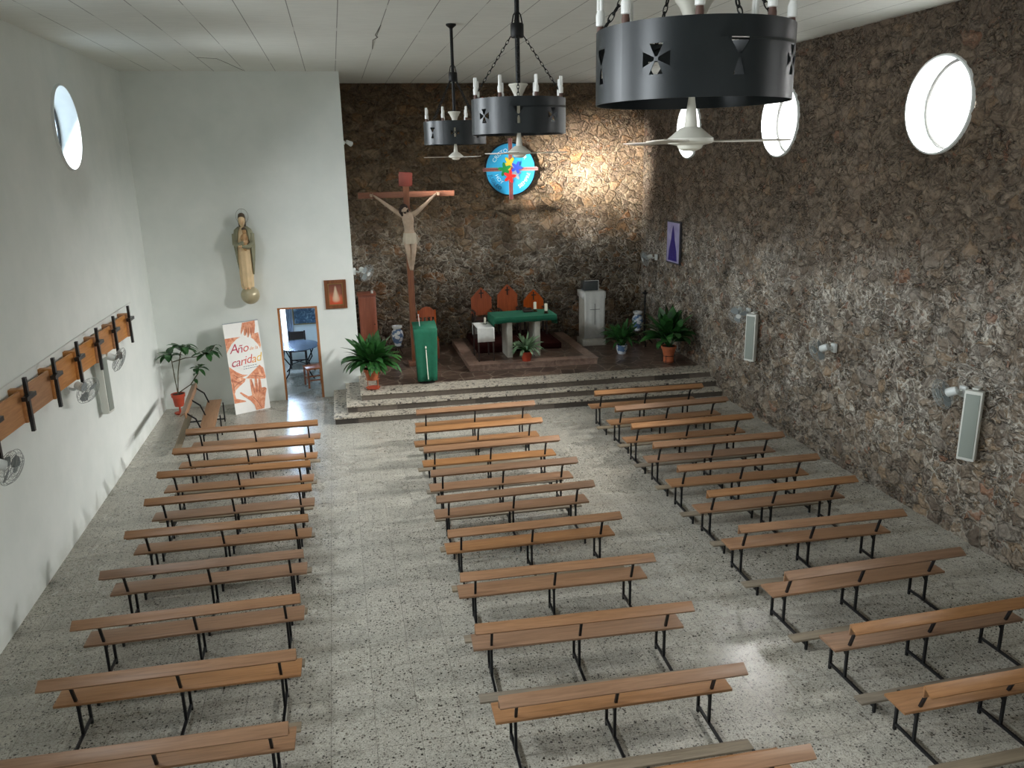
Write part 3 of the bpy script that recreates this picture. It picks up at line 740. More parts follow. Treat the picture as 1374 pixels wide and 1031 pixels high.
# ------------------------------------------------------------------ wall fans
GF = 'white oscillating wall fans'
def wall_fan(loc, nx, ny, aim, label, arm=.22, drop=.0, mirror=1):
    """loc: point on the wall; (nx, ny): outward wall normal; aim: world direction the fan blows."""
    t = thing('wall_fan', label, 'fan', loc, 0, GF)
    n = Vector((nx, ny, 0)); s = Vector((-ny, nx, 0))
    B = Matrix((s, Vector((0, 0, 1)), n)).transposed()
    m = MB(); m.rbox(n*.03, (.11, .15, .06), .015, Matrix((s, n, Vector((0, 0, 1)))).transposed() @ Matrix(((1, 0, 0), (0, 0, 1), (0, 1, 0)))); 
    m.build('wall_plate', 'fan_white', t)
    aim = Vector(aim).normalized(); el = n*.12+Vector((0, 0, -.02)); hub = n*(arm)+Vector((0, 0, .01+drop))
    m = MB(); m.tube([n*.05, el, hub-aim*.02], [.024, .022, .026], 10); m.build('arm', 'fan_white', t)
    F = frame_from(aim)
    m = MB(); m.lathe([(.03, -.09), (.052, -.08), (.058, -.02), (.055, .05), (.03, .065)], 20, hub, F); m.build('motor', 'fan_white', t)
    c = hub+aim*.115
    m = MB()
    for r, z in ((.20, 0), (.17, .035), (.13, .048), (.09, .053), (.17, -.04), (.12, -.05), (.055, -.05)): m.torus(c+F @ Vector((0, 0, z)), r, .0028, 36, 5, F)
    for k in range(24):
        a = 2*pi*k/24; d = Vector((cos(a), sin(a), 0))
        m.tube([c+F @ (d*.045+Vector((0, 0, .055))), c+F @ (d*.13+Vector((0, 0, .048))), c+F @ (d*.175+Vector((0, 0, .032))), c+F @ (d*.20)], .0016, 4)
        m.tube([c+F @ (d*.2), c+F @ (d*.165+Vector((0, 0, -.042))), c+F @ (d*.05+Vector((0, 0, -.05)))], .0016, 4)
    g = m.build('guard', 'guard_wire', t)
    m = MB(); m.lathe([(.05, .05), (.048, .06), (.0, .064)], 20, c, F, cap=False); m.build('badge', 'fan_white', g)
    for k in range(3):
        a = 2*pi*k/3+.4; m = MB(); pts = [(.028, -.02), (.06, -.06), (.13, -.085), (.172, -.04), (.175, .02), (.15, .05), (.07, .035), (.03, .02)]
        M = Matrix.Translation(c-aim*.012) @ F.to_4x4() @ Rz(a).to_4x4() @ Rx(RAD(16)).to_4x4(); m.prism(pts, M, .003); m.build('fan_blade', 'fan_grey', t, smooth=False)
    return t
xw = W-.05
wall_fan((xw, 19.15, 2.58), -1, 0, (-.75, .05, -.25), 'white wall fan beside the violet poster, near the altar corner')
wall_fan((xw, 14.32, 2.04), -1, 0, (-.5, -.72, -.38), 'white wall fan beside the stone wall column speaker nearer the altar, turned towards the benches')
wall_fan((xw, 11.45, 1.94), -1, 0, (-.45, .8, -.45), 'white wall fan alone midway along the stone wall, below the cable')
wall_fan((xw, 8.60, 1.99), -1, 0, (-.40, .8, -.45), 'white wall fan beside the stone wall column speaker farther from the altar')
wall_fan((.0, 8.90, 2.02), 1, 0, (.62, .55, -.55), 'white wall fan at the picture edge, below the nearest black crosses', arm=.23)
wall_fan((.0, 11.88, 2.06), 1, 0, (.62, -.30, -.30), 'white wall fan before the white column speaker on the plaster wall')
wall_fan((.0, 13.55, 2.10), 1, 0, (.75, .3, -.42), 'white wall fan nearest the rubber plant on the plaster wall')
wall_fan((XS, 18.05, 2.72), 1, 0, (.55, -.5, -.35), 'white wall fan on the edge of the white wall, beside the crucifix')

# column speakers
GS = 'white column speakers'
def speaker(loc, rz, tilt, label):
    t = thing('column_speaker', label, 'speaker', loc, rz, GS)
    M = Rx(tilt)
    m = MB(); m.rbox((0, -.13, .45), (.21, .11, .92), .012, M); m.build('cabinet', 'speaker_shell', t)
    m = MB(); m.rbox((0, -.188, .45), (.165, .012, .84), .004, M); m.build('grille', 'speaker_grille', t)
    for z in (-.02, .93): m = MB(); m.bx((-.035, -.13, z-.01), (.035, .0, z+.01)); m.build('bracket', 'speaker_shell', t)
    return t
speaker((xw, 14.08, 1.14), RAD(-90+32), 0, 'white column speaker on the stone wall nearer the altar')
speaker((xw, 8.40, 1.17), RAD(-90+34), 0, 'white column speaker on the stone wall farther from the altar')
speaker((.0, 13.28, 1.30), RAD(90-8), 0, 'white column speaker on the plaster wall behind the wall fan')
# cables
m = MB(); m.tube([(xw+.0, 15.2, 2.36), (xw, 14.05, 2.27), (xw, 12.5, 2.17), (xw, 11.76, 2.16), (xw, 11.0, 2.2), (xw, 9.5, 2.28), (xw, 8.66, 2.30), (xw, 7.76, 2.22), (xw, 6.5, 2.15)], .007, 6)
tag(m.build('wall_cable', 'cable_grey'), 'thin grey cable sagging along the stone wall above the speakers', 'cable')
m = MB(); m.tube([(.02, 7.5, 2.62), (.02, 13.2, 2.62), (.03, 13.3, 2.64), (.02, 13.4, 2.62), (.02, 16, 2.6)], .007, 6)
tag(m.build('wall_cable', 'pvc_white'), 'thin white cable along the plaster wall above the black crosses', 'cable')
for y, z in ((14.02, 2.29), (11.45, 2.13), (8.62, 2.27)):
    pass
# small white spotlight high on the corner of the white wall
t = thing('spotlight', 'small white spotlight high on the edge of the white wall', 'light', (XS, 17.98, 5.42))
m = MB(); m.lathe([(.04, 0), (.04, .02), (.015, .03)], 16, (0, 0, 0), Ry(pi/2)); m.tube([(.02, 0, 0), (.09, 0, .0)], .012, 8); m.build('bracket', 'fan_white', t)
m = MB(); m.lathe([(.035, -.08), (.04, -.06), (.055, .05), (.05, .055)], 16, (.12, -.0, -.01), frame_from((.7, .5, -.35))); m.build('lamp_head', 'fan_white', t)

# ------------------------------------------------------------------ stations of the cross
SY = [15.12, 14.11, 13.10, 12.10, 11.09, 10.08, 9.07, 8.06]
WHO = ['nearest the rubber plant', 'second from the rubber plant', 'third from the rubber plant', 'fourth from the rubber plant', 'fifth from the rubber plant', 'sixth from the rubber plant', 'seventh from the rubber plant', 'eighth from the rubber plant']
for i, y in enumerate(SY):
    t = thing('wall_cross', 'black metal cross on the long wooden panel, %s' % WHO[i], 'cross', (.0, y, 2.02), 0, 'black crosses along the plaster wall')
    m = MB(); m.bx((.162, -.026, 0), (.20, .026, .655)); m.build('upright', 'black_paint', t, smooth=False)
    m = MB(); m.bx((.165, -.15, .40), (.23, .15, .45)); m.build('crossbar', 'black_paint', t, smooth=False)
    p = thing('wood_panel', 'orange-brown wooden wall panel section ending at the black cross %s' % WHO[i], 'panel', (.0, y, 2.14), 0, 'wooden panel sections along the plaster wall')
    m = MB(); L = .93
    pts = [(.05, -L, 0), (.13, -.04, .0)]
    a = Vector((.085, -L, .0)); b = Vector((.125, -.05, .0)); d = (b-a).normalized(); nn = Vector((d.y, -d.x, 0))
    vs = []
    for z in (0, .385):
        vs += [a+Vector((0, 0, z)), b+Vector((0, 0, z)), b-nn*.024+Vector((0, 0, z)), a-nn*.024+Vector((0, 0, z))]
    m._add(vs, [(0, 1, 2, 3), (4, 5, 6, 7), (0, 1, 5, 4), (1, 2, 6, 5), (2, 3, 7, 6), (3, 0, 4, 7)])
    m.build('plank', 'panel_wood', p, smooth=False)
    m = MB(); m.rbox((.076, .0, .20), (.168, .10, .41), .008); m.build('wall_block', 'panel_wood', p, smooth=False)

# ------------------------------------------------------------------ saint on the white wall
def ring(cx, cy, z, rx, ry, n=36, fold=0.0, nf=9, ph=0.0):
    out = []
    for k in range(n):
        a = 2*pi*k/n; f = 1+fold*cos(nf*a+ph)
        out.append(Vector((cx+rx*f*cos(a), cy+ry*f*sin(a), z)))
    return out
t = thing('hanging_statue', 'painted statue of a robed saint holding a child, hung on the white wall', 'statue', (1.98, D, 2.20))
t.scale = (.82, 1, 1)

m = MB(); m.ball((.02, -.20, .19), (.19/.82, .19, .19), 28, 18); m.build('globe', 'saint_globe', t)
# robed body in one piece: feet to head
m = MB(); cy = -.19
m.loft([ring(-.02, cy, .33, .13, .10, fold=.05), ring(-.02, cy, .38, .15, .115, fold=.07), ring(-.02, cy, .60, .16, .115, fold=.07), ring(-.01, cy, .95, .17, .115, fold=.06), ring(-.01, cy, 1.20, .185, .12, fold=.04), ring(0, cy, 1.40, .20, .125, fold=.02), ring(0, cy, 1.52, .19, .11), ring(0, cy, 1.57, .10, .08), ring(0, cy, 1.60, .055, .055), ring(0, cy-.01, 1.64, .06, .065), ring(0, cy-.015, 1.70, .078, .088), ring(0, cy-.01, 1.77, .078, .088), ring(0, cy, 1.82, .05, .06), ring(0, cy, 1.835, .01, .01)])
body = m.build('robe', 'saint_robe', t)
m = MB()   # cloak over shoulders, open in front
def arc(cx, z, rx, ry, a0, a1, n=26, fold=.0):
    o = []
    for k in range(n):
        a = a0+(a1-a0)*k/(n-1); f = 1+fold*cos(7*a); o.append(Vector((cx+rx*f*cos(a), cy+ry*f*sin(a), z)))
    return o
secs = [arc(.0, .62, .17, .13, RAD(-15), RAD(195), fold=.04), arc(0, .9, .215, .135, RAD(-35), RAD(212), fold=.05), arc(0, 1.2, .255, .15, RAD(-50), RAD(228), fold=.04), arc(0, 1.42, .245, .15, RAD(-60), RAD(240), fold=.02), arc(0, 1.54, .21, .13, RAD(-62), RAD(242)), arc(0, 1.60, .12, .10, RAD(-60), RAD(240))]
n = 26; vs = [p for s_ in secs for p in s_]; m._add(vs, [(i*n+k, i*n+k+1, (i+1)*n+k+1, (i+1)*n+k) for i in range(len(secs)-1) for k in range(n-1)])
cl = m.build('cloak', 'saint_cloak', t); md = cl.modifiers.new('Solidify', 'SOLIDIFY'); md.thickness = .022
m = MB(); m.loft([ring(0, cy+.015, 1.60, .085, .07), ring(0, cy+.03, 1.68, .092, .08), ring(0, cy+.02, 1.78, .09, .095), ring(0, cy+.01, 1.85, .07, .08), ring(0, cy+.005, 1.875, .03, .03)])
for q in range(7):
    a = RAD(-150+q*20)
m.build('hair', 'saint_hair', t)
m = MB(); m.ball((0, cy-.06, 1.71), (.052, .046, .072)); m.ball((0, cy-.108, 1.705), (.010, .014, .018)); m.ball((-.02, cy-.098, 1.728), (.010, .006, .005)); m.ball((.02, cy-.098, 1.728), (.010, .006, .005)); m.ball((0, cy-.10, 1.678), (.016, .008, .005)); fc = m.build('face', 'saint_skin', t)
m = MB()   # sleeves and forearms crossing in front
m.tube([(-.20, cy-.02, 1.45), (-.205, cy-.08, 1.27), (-.10, cy-.17, 1.24), (.02, cy-.19, 1.30)], [.07, .068, .05, .035], 12); m.tube([(.20, cy-.02, 1.45), (.21, cy-.08, 1.26), (.10, cy-.17, 1.20), (-.03, cy-.19, 1.22)], [.07, .068, .05, .035], 12); m.build('sleeve', 'saint_cloak', t)
m = MB()
for sx, x, z in ((1, .04, 1.315), (-1, -.05, 1.225)):
    m.ball((x, cy-.195, z), (.035, .022, .026))
    for q in range(4): m.tube([(x+sx*.02, cy-.205, z+.018-.012*q), (x+sx*.055, cy-.212, z+.022-.012*q), (x+sx*.075, cy-.205, z+.016-.012*q)], [.007, .0065, .005], 6)
    m.tube([(x, cy-.205, z+.02), (x+sx*.018, cy-.215, z+.045)], [.008, .006], 6)
m.build('hand', 'saint_skin', t)
m = MB(); m.loft([ring(.04, cy-.15, 1.12, .02, .02), ring(.03, cy-.155, 1.20, .07, .05), ring(.03, cy-.15, 1.32, .075, .055), ring(.035, cy-.14, 1.43, .07, .05), ring(.04, cy-.14, 1.465, .03, .03), ring(.045, cy-.145, 1.49, .045, .046), ring(.045, cy-.145, 1.54, .05, .05), ring(.045, cy-.14, 1.575, .03, .03), ring(.045, cy-.14, 1.582, .005, .005)])
m.tube([(-.02, cy-.15, 1.42), (-.05, cy-.18, 1.37), (-.01, cy-.20, 1.36)], [.022, .018, .014], 8); m.tube([(.09, cy-.15, 1.41), (.12, cy-.18, 1.36), (.09, cy-.20, 1.33)], [.022, .018, .014], 8)
tag(m.build('child', 'saint_child', t), 'small child held at the chest')
m = MB(); m.ball((.045, cy-.138, 1.556), (.057, .054, .042)); m.build('child_hair', 'saint_hair', t)
m = MB(); m.torus((0, -.06, 1.80), .15, .004, 40, 6, Rx(pi/2)); m.tube([(0, -.06, 1.80), (0, 0, 1.80)], .004, 6); m.tube([(0, -.06, 1.95), (0, -.06, 1.66)], .002, 4); m.build('halo', 'halo_metal', t)
m = MB()
for x in (-.06, .03): m.ball((x, cy-.10, .345), (.035, .07, .025))
m.build('foot', 'saint_skin', t)
m = MB(); m.tube([(.0, -.04, 1.2), (0, 0, 1.2)], .02, 8); m.tube([(.0, -.10, .19), (0, 0, .19)], .03, 8); m.build('wall_hook', 'halo_metal', t)

# framed picture
t = thing('framed_picture', 'small warm-toned picture in a brown wooden frame on the white wall beside the doorway', 'picture', (3.735, D, 2.285))
fw, fh, b = .46, .62, .075
m = MB(); m.bx((-fw/2, -.035, -fh/2), (-fw/2+b, 0, fh/2)); m.bx((fw/2-b, -.035, -fh/2), (fw/2, 0, fh/2)); m.bx((-fw/2+b, -.035, fh/2-b), (fw/2-b, 0, fh/2)); m.bx((-fw/2+b, -.035, -fh/2), (fw/2-b, 0, -fh/2+b)); m.build('frame', 'frame_wood', t, smooth=False)
m = MB()
iw, ih = fw/2-b, fh/2-b
for lo, hi in (((-iw, -.03, -ih), (-iw+.014, -.005, ih)), ((iw-.014, -.03, -ih), (iw, -.005, ih)), ((-iw, -.03, ih-.014), (iw, -.005, ih)), ((-iw, -.03, -ih), (iw, -.005, -ih+.014))): m.bx(lo, hi)
m.build('inner_moulding', 'gold_frame', t, smooth=False)
m = MB(); m.bx((-iw, -.012, -ih), (iw, -.004, ih)); m.build('painting', 'warm_painting', t, smooth=False)

# ------------------------------------------------------------------ crucifix
def skin_mesh(verts, edges, root=0, levels=2):
    me = bpy.data.meshes.new('body'); me.from_pydata([v[0] for v in verts], edges, [])
    o = bpy.data.objects.new('body', me); COL.objects.link(o)
    sk = o.modifiers.new('Skin', 'SKIN'); sk.use_smooth_shade = True
    for i, v in enumerate(verts):
        r = v[1]; me.skin_vertices[0].data[i].radius = (r, r) if isinstance(r, float) else r
    me.skin_vertices[0].data[root].use_root = True
    ss = o.modifiers.new('Subdivision', 'SUBSURF'); ss.levels = levels; ss.render_levels = levels
    out = bpy.data.meshes.new_from_object(o.evaluated_get(bpy.context.evaluated_depsgraph_get()))
    bpy.data.objects.remove(o); return out
CX0, CY0 = 5.42, 18.43
t = thing('crucifix', 'tall brown wooden crucifix standing on the altar platform before the stone wall', 'crucifix', (CX0, CY0, HP))
zb = lambda z: z-HP
m = MB(); m.rbox((0, 0, (4.62-HP)/2), (.14, .12, 4.62-HP), .012); m.build('upright', 'cross_wood', t)
m = MB(); m.rbox((.01, 0, zb(4.315)), (2.12, .11, .13), .012); m.build('crossbar', 'cross_wood_bar', t)
m = MB(); m.rbox((0, -.07, zb(4.64)), (.30, .03, .30), .008, Ry(RAD(3))); tag(m.build('plaque', 'plaque_red', t), 'dark red title plaque')
m = MB(); m.rbox((0, 0, .05), (.30, .30, .10), .015); m.build('base', 'cross_wood', t)
# figure: pelvis is root. local: y negative = towards nave, heights in metres above platform
Y = -.13
V = [((.02, Y-.02, zb(3.42)), (.125, .10)),      # 0 pelvis
     ((.01, Y-.04, zb(3.58)), (.10, .085)),      # 1 waist
     ((0, Y-.05, zb(3.74)), (.135, .105)),       # 2 chest
     ((-.01, Y-.04, zb(3.86)), (.115, .085)),    # 3 upper chest
     ((-.035, Y-.07, zb(3.94)), (.05, .05)),     # 4 neck
     ((-.075, Y-.12, zb(4.00)), (.072, .08)),    # 5 head
     ((-.09, Y-.135, zb(4.07)), (.060, .065)),   # 6 crown
     ((-.17, Y-.04, zb(3.90)), (.062, .062)),    # 7 L shoulder
     ((-.44, Y-.03, zb(4.10)), (.043, .043)),    # 8 L elbow
     ((-.67, Y-.0, zb(4.28)), (.028, .028)),     # 9 L wrist
     ((-.73, Y+.035, zb(4.315)), (.034, .02)),   # 10 L palm
     ((.16, Y-.04, zb(3.90)), (.062, .062)),     # 11 R shoulder
     ((.40, Y-.03, zb(4.10)), (.043, .043)),     # 12
     ((.60, Y-.0, zb(4.28)), (.028, .028)),      # 13
     ((.655, Y+.035, zb(4.315)), (.034, .02)),   # 14
     ((-.065, Y-.03, zb(3.32)), (.085, .085)),   # 15 L thigh top
     ((-.035, Y-.13, zb(3.05)), (.058, .058)),   # 16 L knee
     ((-.00, Y-.03, zb(2.74)), (.036, .036)),    # 17 L ankle
     ((.01, Y-.07, zb(2.66)), (.034, .028)),     # 18 L toe
     ((.10, Y-.03, zb(3.32)), (.085, .085)),     # 19 R thigh
     ((.075, Y-.13, zb(3.05)), (.058, .058)),    # 20
     ((.04, Y-.05, zb(2.74)), (.036, .036)),     # 21
     ((.03, Y-.10, zb(2.66)), (.034, .028)),     # 22
     ((-.02, Y-.055, zb(2.88)), (.045, .048)), ((.055, Y-.07, zb(2.88)), (.045, .048)),  # 23,24 calves
     ]
Eg = [(0, 1), (1, 2), (2, 3), (3, 4), (4, 5), (5, 6), (3, 7), (7, 8), (8, 9), (9, 10), (3, 11), (11, 12), (12, 13), (13, 14), (0, 15), (15, 16), (16, 23), (23, 17), (17, 18), (0, 19), (19, 20), (20, 24), (24, 21), (21, 22)]
me = skin_mesh(V, Eg, 0, 2); me.materials.clear(); me.materials.append(MATS['christ_skin'])
fig = link('figure', me, t)
m = MB()
for sx, px, in ((-1, -.73), (1, .655)):
    for q in range(4): m.tube([(px+sx*.015, Y+.02, zb(4.335)-.016*q), (px+sx*.055, Y+.0, zb(4.345)-.018*q), (px+sx*(.075-.006*abs(q-1)), Y-.03, zb(4.34)-.018*q)], [.009, .008, .006], 6)
    m.tube([(px, Y+.01, zb(4.335)), (px+sx*.01, Y-.03, zb(4.36))], [.01, .007], 6)
m.build('hand', 'christ_skin', fig)
m = MB(); m.loft([ring(.02, Y-.03, zb(3.25), .160, .118, fold=.05, nf=11), ring(.02, Y-.035, zb(3.32), .160, .122, fold=.04, nf=11), ring(.02, Y-.03, zb(3.43), .15, .118, fold=.03, nf=11), ring(.015, Y-.03, zb(3.485), .135, .11)], cap=True); m.tube([(.15, Y-.05, zb(3.46)), (.19, Y-.07, zb(3.38)), (.17, Y-.05, zb(3.24))], [.015, .022, .018], 8); m.build('loincloth', 'christ_cloth', t)
m = MB(); m.ball((-.088, Y-.10, zb(4.05)), (.088, .085, .075)); m.tube([(-.15, Y-.10, zb(4.03)), (-.155, Y-.09, zb(3.94)), (-.12, Y-.10, zb(3.86))], [.045, .04, .02], 8); m.tube([(-.02, Y-.11, zb(4.02)), (-.0, Y-.11, zb(3.94))], [.035, .02], 8)
m.tube([(-.075, Y-.185, zb(3.955)), (-.07, Y-.18, zb(3.915))], [.035, .015], 8); m.build('hair', 'christ_hair', t)
m = MB(); m.ball((-.072, Y-.165, zb(4.005)), (.045, .04, .055)); m.ball((-.072, Y-.208, zb(4.0)), (.009, .012, .018)); m.build('face', 'christ_skin', t)

# ------------------------------------------------------------------ blue round emblem on the back wall
t = thing('round_sign', 'round sky-blue emblem with crossing stripes and puzzle figures on the stone wall', 'emblem', (8.175, D2-.10, 4.78))
m = MB(); RA = .615; RR = Rx(pi/2)
m.lathe([(.2, -.11), (.2, -.04), (RA+.03, -.04), (RA+.03, .022), (RA, .03), (.0, .03)], 64, R=RR, cap=False); m.build('rim', 'disc_rim', t)
m = MB(); m.lathe([(RA, .03), (RA-.005, .04), (.0, .04)], 64, R=RR, cap=False); m.build('disc', 'disc_blue', t)
F = -.041
m = MB()
def strip(lo, hi, y0, mat): m.cur = mat; m.bx((lo[0], y0-.004, lo[1]), (hi[0], y0, hi[1]))
for cx_, w_, mt in ((0, .052, 1), (-.034, .010, 0), (.034, .010, 0), (0, .016, 0)):
    y0 = F-.002 if mt == 1 else F-.006
    strip((cx_-w_, -.72), (cx_+w_, .74), y0, mt)
for cz_, w_, mt in ((0, .045, 1), (-.03, .009, 0), (.03, .009, 0), (0, .014, 0)):
    y0 = F-.003 if mt == 1 else F-.007
    strip((-.70, cz_-w_+.0), (.70, cz_+w_+.0), y0, mt)
m.build('stripe', ['stripe_red', 'stripe_pale'], t, smooth=False)
def blob(cx, cz, ang, sc, depth):
    pts = []; n = 40
    for k in range(n):
        a = 2*pi*k/n; r = sc*(.78+.34*cos(5*(a-ang))) ; pts.append((cx+r*cos(a), cz+r*sin(a)))
    M = Matrix.Translation((0, F-depth, 0)) @ Matrix(((1, 0, 0, 0), (0, 0, -1, 0), (0, 1, 0, 0), (0, 0, 0, 1)))
    mm = MB(); mm.prism(pts, M, .012); return mm
for cx_, cz_, an, sc, mt, dp in ((.12, -.12, .3, .14, 'grey_enamel', .006), (-.03, .14, .9, .155, 'yellow_enamel', .011), (-.15, .0, .5, .155, 'green_enamel', .015), (-.03, -.17, .1, .15, 'red_enamel', .019), (.15, .04, 1.2, .14, 'blue_enamel', .022)):
    blob(cx_, cz_, an, sc, dp).build('puzzle_figure', mt, t, smooth=False)
def arc_fn(r0, a_mid, top):
    def fn(x, y):
        r = r0+y if top else r0-y
        a = a_mid - x/r0 if top else a_mid + x/r0
        return (r*cos(a), F-.006, r*sin(a))
    return fn
for txt, r0, am, sz, mt, top in (('CRISTO', .455, RAD(128), .135, 'ink_white', True), ('AYER', .455, RAD(52), .135, 'ink_white', True), ('SIEMPRE', .47, RAD(-38), .125, 'ink_white', False), ('HOY', .385, RAD(218), .125, 'ink_white', False), ('JUBILEO', .525, RAD(218), .125, 'ink_navy', False)):
    m = MB(); put_text(m, txt, sz, arc_fn(r0, am, top)); m.build('lettering', mt, t, smooth=False)

# ------------------------------------------------------------------ poster on the stone wall
t = thing('poster', 'tall framed violet poster on the stone wall near the altar corner', 'poster', (W-.055, 18.12, 3.035))
m = MB(); m.bx((-.02, -.39, -.50), (.02, .39, .50)); m.build('frame', 'poster_edge', t, smooth=False)
m = MB(); m.bx((-.026, -.355, -.465), (-.02, .355, .465)); m.build('print', 'poster_violet', t, smooth=False)
m = MB(); M = Matrix(((0, 0, -1, -.027), (-1, 0, 0, 0), (0, 1, 0, 0), (0, 0, 0, 1)))
m.prism([(-.26, -.43), (-.22, -.2), (-.10, .08), (-.07, .24), (-.035, .33), (0, .40), (.035, .33), (.07, .24), (.10, .08), (.22, -.2), (.26, -.43)], M, .003); m.build('printed_figure', 'poster_ink', t, smooth=False)

# ------------------------------------------------------------------ banner leaning on the white wall
BL, BR_, TL = Vector((1.52, 16.93, .0)), Vector((2.19, 17.27, .0)), Vector((1.40, 17.36, 1.84))
uu = (BR_-BL); BWd = uu.length; uu.normalize(); vv = (TL-BL); BHt = vv.length; vv.normalize(); nn = uu.cross(vv).normalized()
Mb = Matrix((uu, vv, nn)).transposed().to_4x4(); Mb.translation = Vector((0, 0, 0))
t = thing('roll_up_banner', 'tall printed banner with painted hands leaning by the white wall', 'banner', BL)
def BP(u, v, k=0.0): return Mb @ Vector((u*BWd, v*BHt, k))
m = MB(); m.prism([(0, 0), (BWd, 0), (BWd, BHt), (0, BHt)], Mb @ Matrix.Translation((0, 0, -.006)), .006); m.build('banner_sheet', 'banner_white', t, smooth=False)
m = MB(); m.tube([BP(0, 1, -.005), BP(1, 1, -.005)], .012, 8); m.build('top_rail', 'fan_grey', t)
m = MB(); m.tube([BP(.12, .98, -.012), BP(.12, .5, -.03)+Vector((0, .1, 0)), Vector((.05, .62, .0))], .008, 6); m.build('support_pole', 'black_steel', t)
HANDS = [
 ('leftarm', [(0, .84), (.252, .841), (.446, .837), (.323, .818), (.17, .773), (.039, .703), (0, .677)]),
 ('rightarm', [(.796, .851), (.963, .859), (.988, .71), (.949, .675), (.875, .745), (.8, .791), (.73, .816)]),
 ('top', [(.545, .988), (.911, .997), (.907, .943), (.854, .855), (.813, .853), (.79, .825), (.747, .825), (.728, .866), (.672, .818), (.63, .825), (.643, .879), (.584, .839), (.545, .853), (.571, .92), (.467, .859), (.474, .895)]),
 ('forearm', [(.42, .374), (.588, .421), (.863, .499), (.963, .457), (.995, .358), (.978, .335), (.826, .343)]),
 ('lefthand', [(.007, .531), (.095, .497), (.186, .463), (.339, .424), (.494, .409), (.33, .39), (.419, .372), (.377, .34), (.223, .303), (.092, .265), (.034, .211), (.003, .204), (.003, .272), (.004, .352), (.006, .427)]),
 ('lower', [(.004, .247), (.048, .239), (.072, .174), (.306, .136), (.344, .121), (.298, .12), (.009, .123), (.004, .179)]),
 ('big', [(.189, .23), (.23, .235), (.421, .174), (.526, .176), (.522, .318), (.521, .356), (.581, .359), (.633, .251), (.663, .354), (.734, .354), (.727, .244), (.771, .349), (.832, .342), (.83, .243), (.933, .241), (.968, .221), (.906, .147), (.821, .009), (.582, .006), (.557, .066), (.461, .121), (.295, .181)])]
for q, (nm_, pts) in enumerate(HANDS):
    m = MB(); m.prism([(u*BWd, v*BHt) for u, v in pts], Mb @ Matrix.Translation((0, 0, .0008+.0006*q)), .0005)
    m.build('painted_arm' if 'arm' in nm_ else 'painted_hand', 'watercolour_skin', t, smooth=False)
def clipsheet(mb):
    inv = Mb.inverted(); nv = []
    for v in mb.v:
        p = inv @ Vector(v); p.x = min(max(p.x, .002), BWd-.002); p.y = min(max(p.y, .004), BHt-.004); nv.append(tuple(Mb @ p))
    mb.v = nv
ml = MB()
for pts in (((.60, .20), (.585, .30), (.56, .345)), ((.68, .20), (.695, .29), (.705, .34)), ((.76, .20), (.79, .28), (.80, .33)), ((.55, .16), (.66, .10), (.74, .03)), ((.84, .20), (.88, .21), (.94, .225)), ((.10, .44), (.2, .40), (.34, .405)), ((.08, .37), (.2, .345), (.36, .36)), ((.07, .30), (.16, .33), (.30, .35)), ((.03, .40), (.06, .33), (.05, .26)), ((.64, .94), (.625, .88), (.60, .85)), ((.70, .93), (.69, .87), (.67, .83)), ((.77, .92), (.765, .87), (.76, .835)), ((.55, .40), (.7, .385), (.93, .36))):
    ml.tube([BP(u, v, .006) for u, v in pts], .0045, 5)
clipsheet(ml); ml.build('painted_outline', 'watercolour_line', t, smooth=False)
m = MB(); m.prism([(BWd*.52+.33*cos(2*pi*k/40), BHt*.645+.325*sin(2*pi*k/40)) for k in range(40)], Mb @ Matrix.Translation((0, 0, .0055)), .001); clipsheet(m); m.build('white_circle', 'banner_white', t, smooth=False)
for txt, u, v, sz, mt in (('A', .20, .713, .27, 'letter_crimson'), ('ñ', .365, .703, .25, 'letter_crimson'), ('o', .53, .709, .25, 'letter_red'), ('de la', .76, .695, .10, 'letter_orange'), ('c', .135, .56, .25, 'letter_crimson'), ('a', .265, .563, .25, 'letter_crimson'), ('r', .385, .565, .25, 'letter_red'), ('i', .47, .572, .25, 'letter_red'), ('d', .58, .578, .25, 'letter_red'), ('a', .72, .574, .25, 'letter_orange'), ('d', .86, .583, .25, 'letter_yellow')):
    m = MB(); sl = .05
    put_text(m, txt, sz, lambda x, y: BP(u, v+(.0 if len(txt) == 1 else 0), .0075)+Mb.to_3x3() @ Vector((x, y+x*sl, 0)), shear=.25); m.build('lettering', mt, t, smooth=False)
m = MB()
for v, u0, u1 in ((.497, .40, .78), (.472, .40, .82)):
    x = u0
    while x < u1:
        w_ = random.uniform(.03, .08); m.prism([(x*BWd, v*BHt+x*.02), ((x+w_)*BWd, v*BHt+(x+w_)*.02), ((x+w_)*BWd, v*BHt+(x+w_)*.02+.014), (x*BWd, v*BHt+x*.02+.014)], Mb @ Matrix.Translation((0, 0, .0065)), .0006); x += w_+.02
m.build('small_print', 'letter_grey', t, smooth=False)

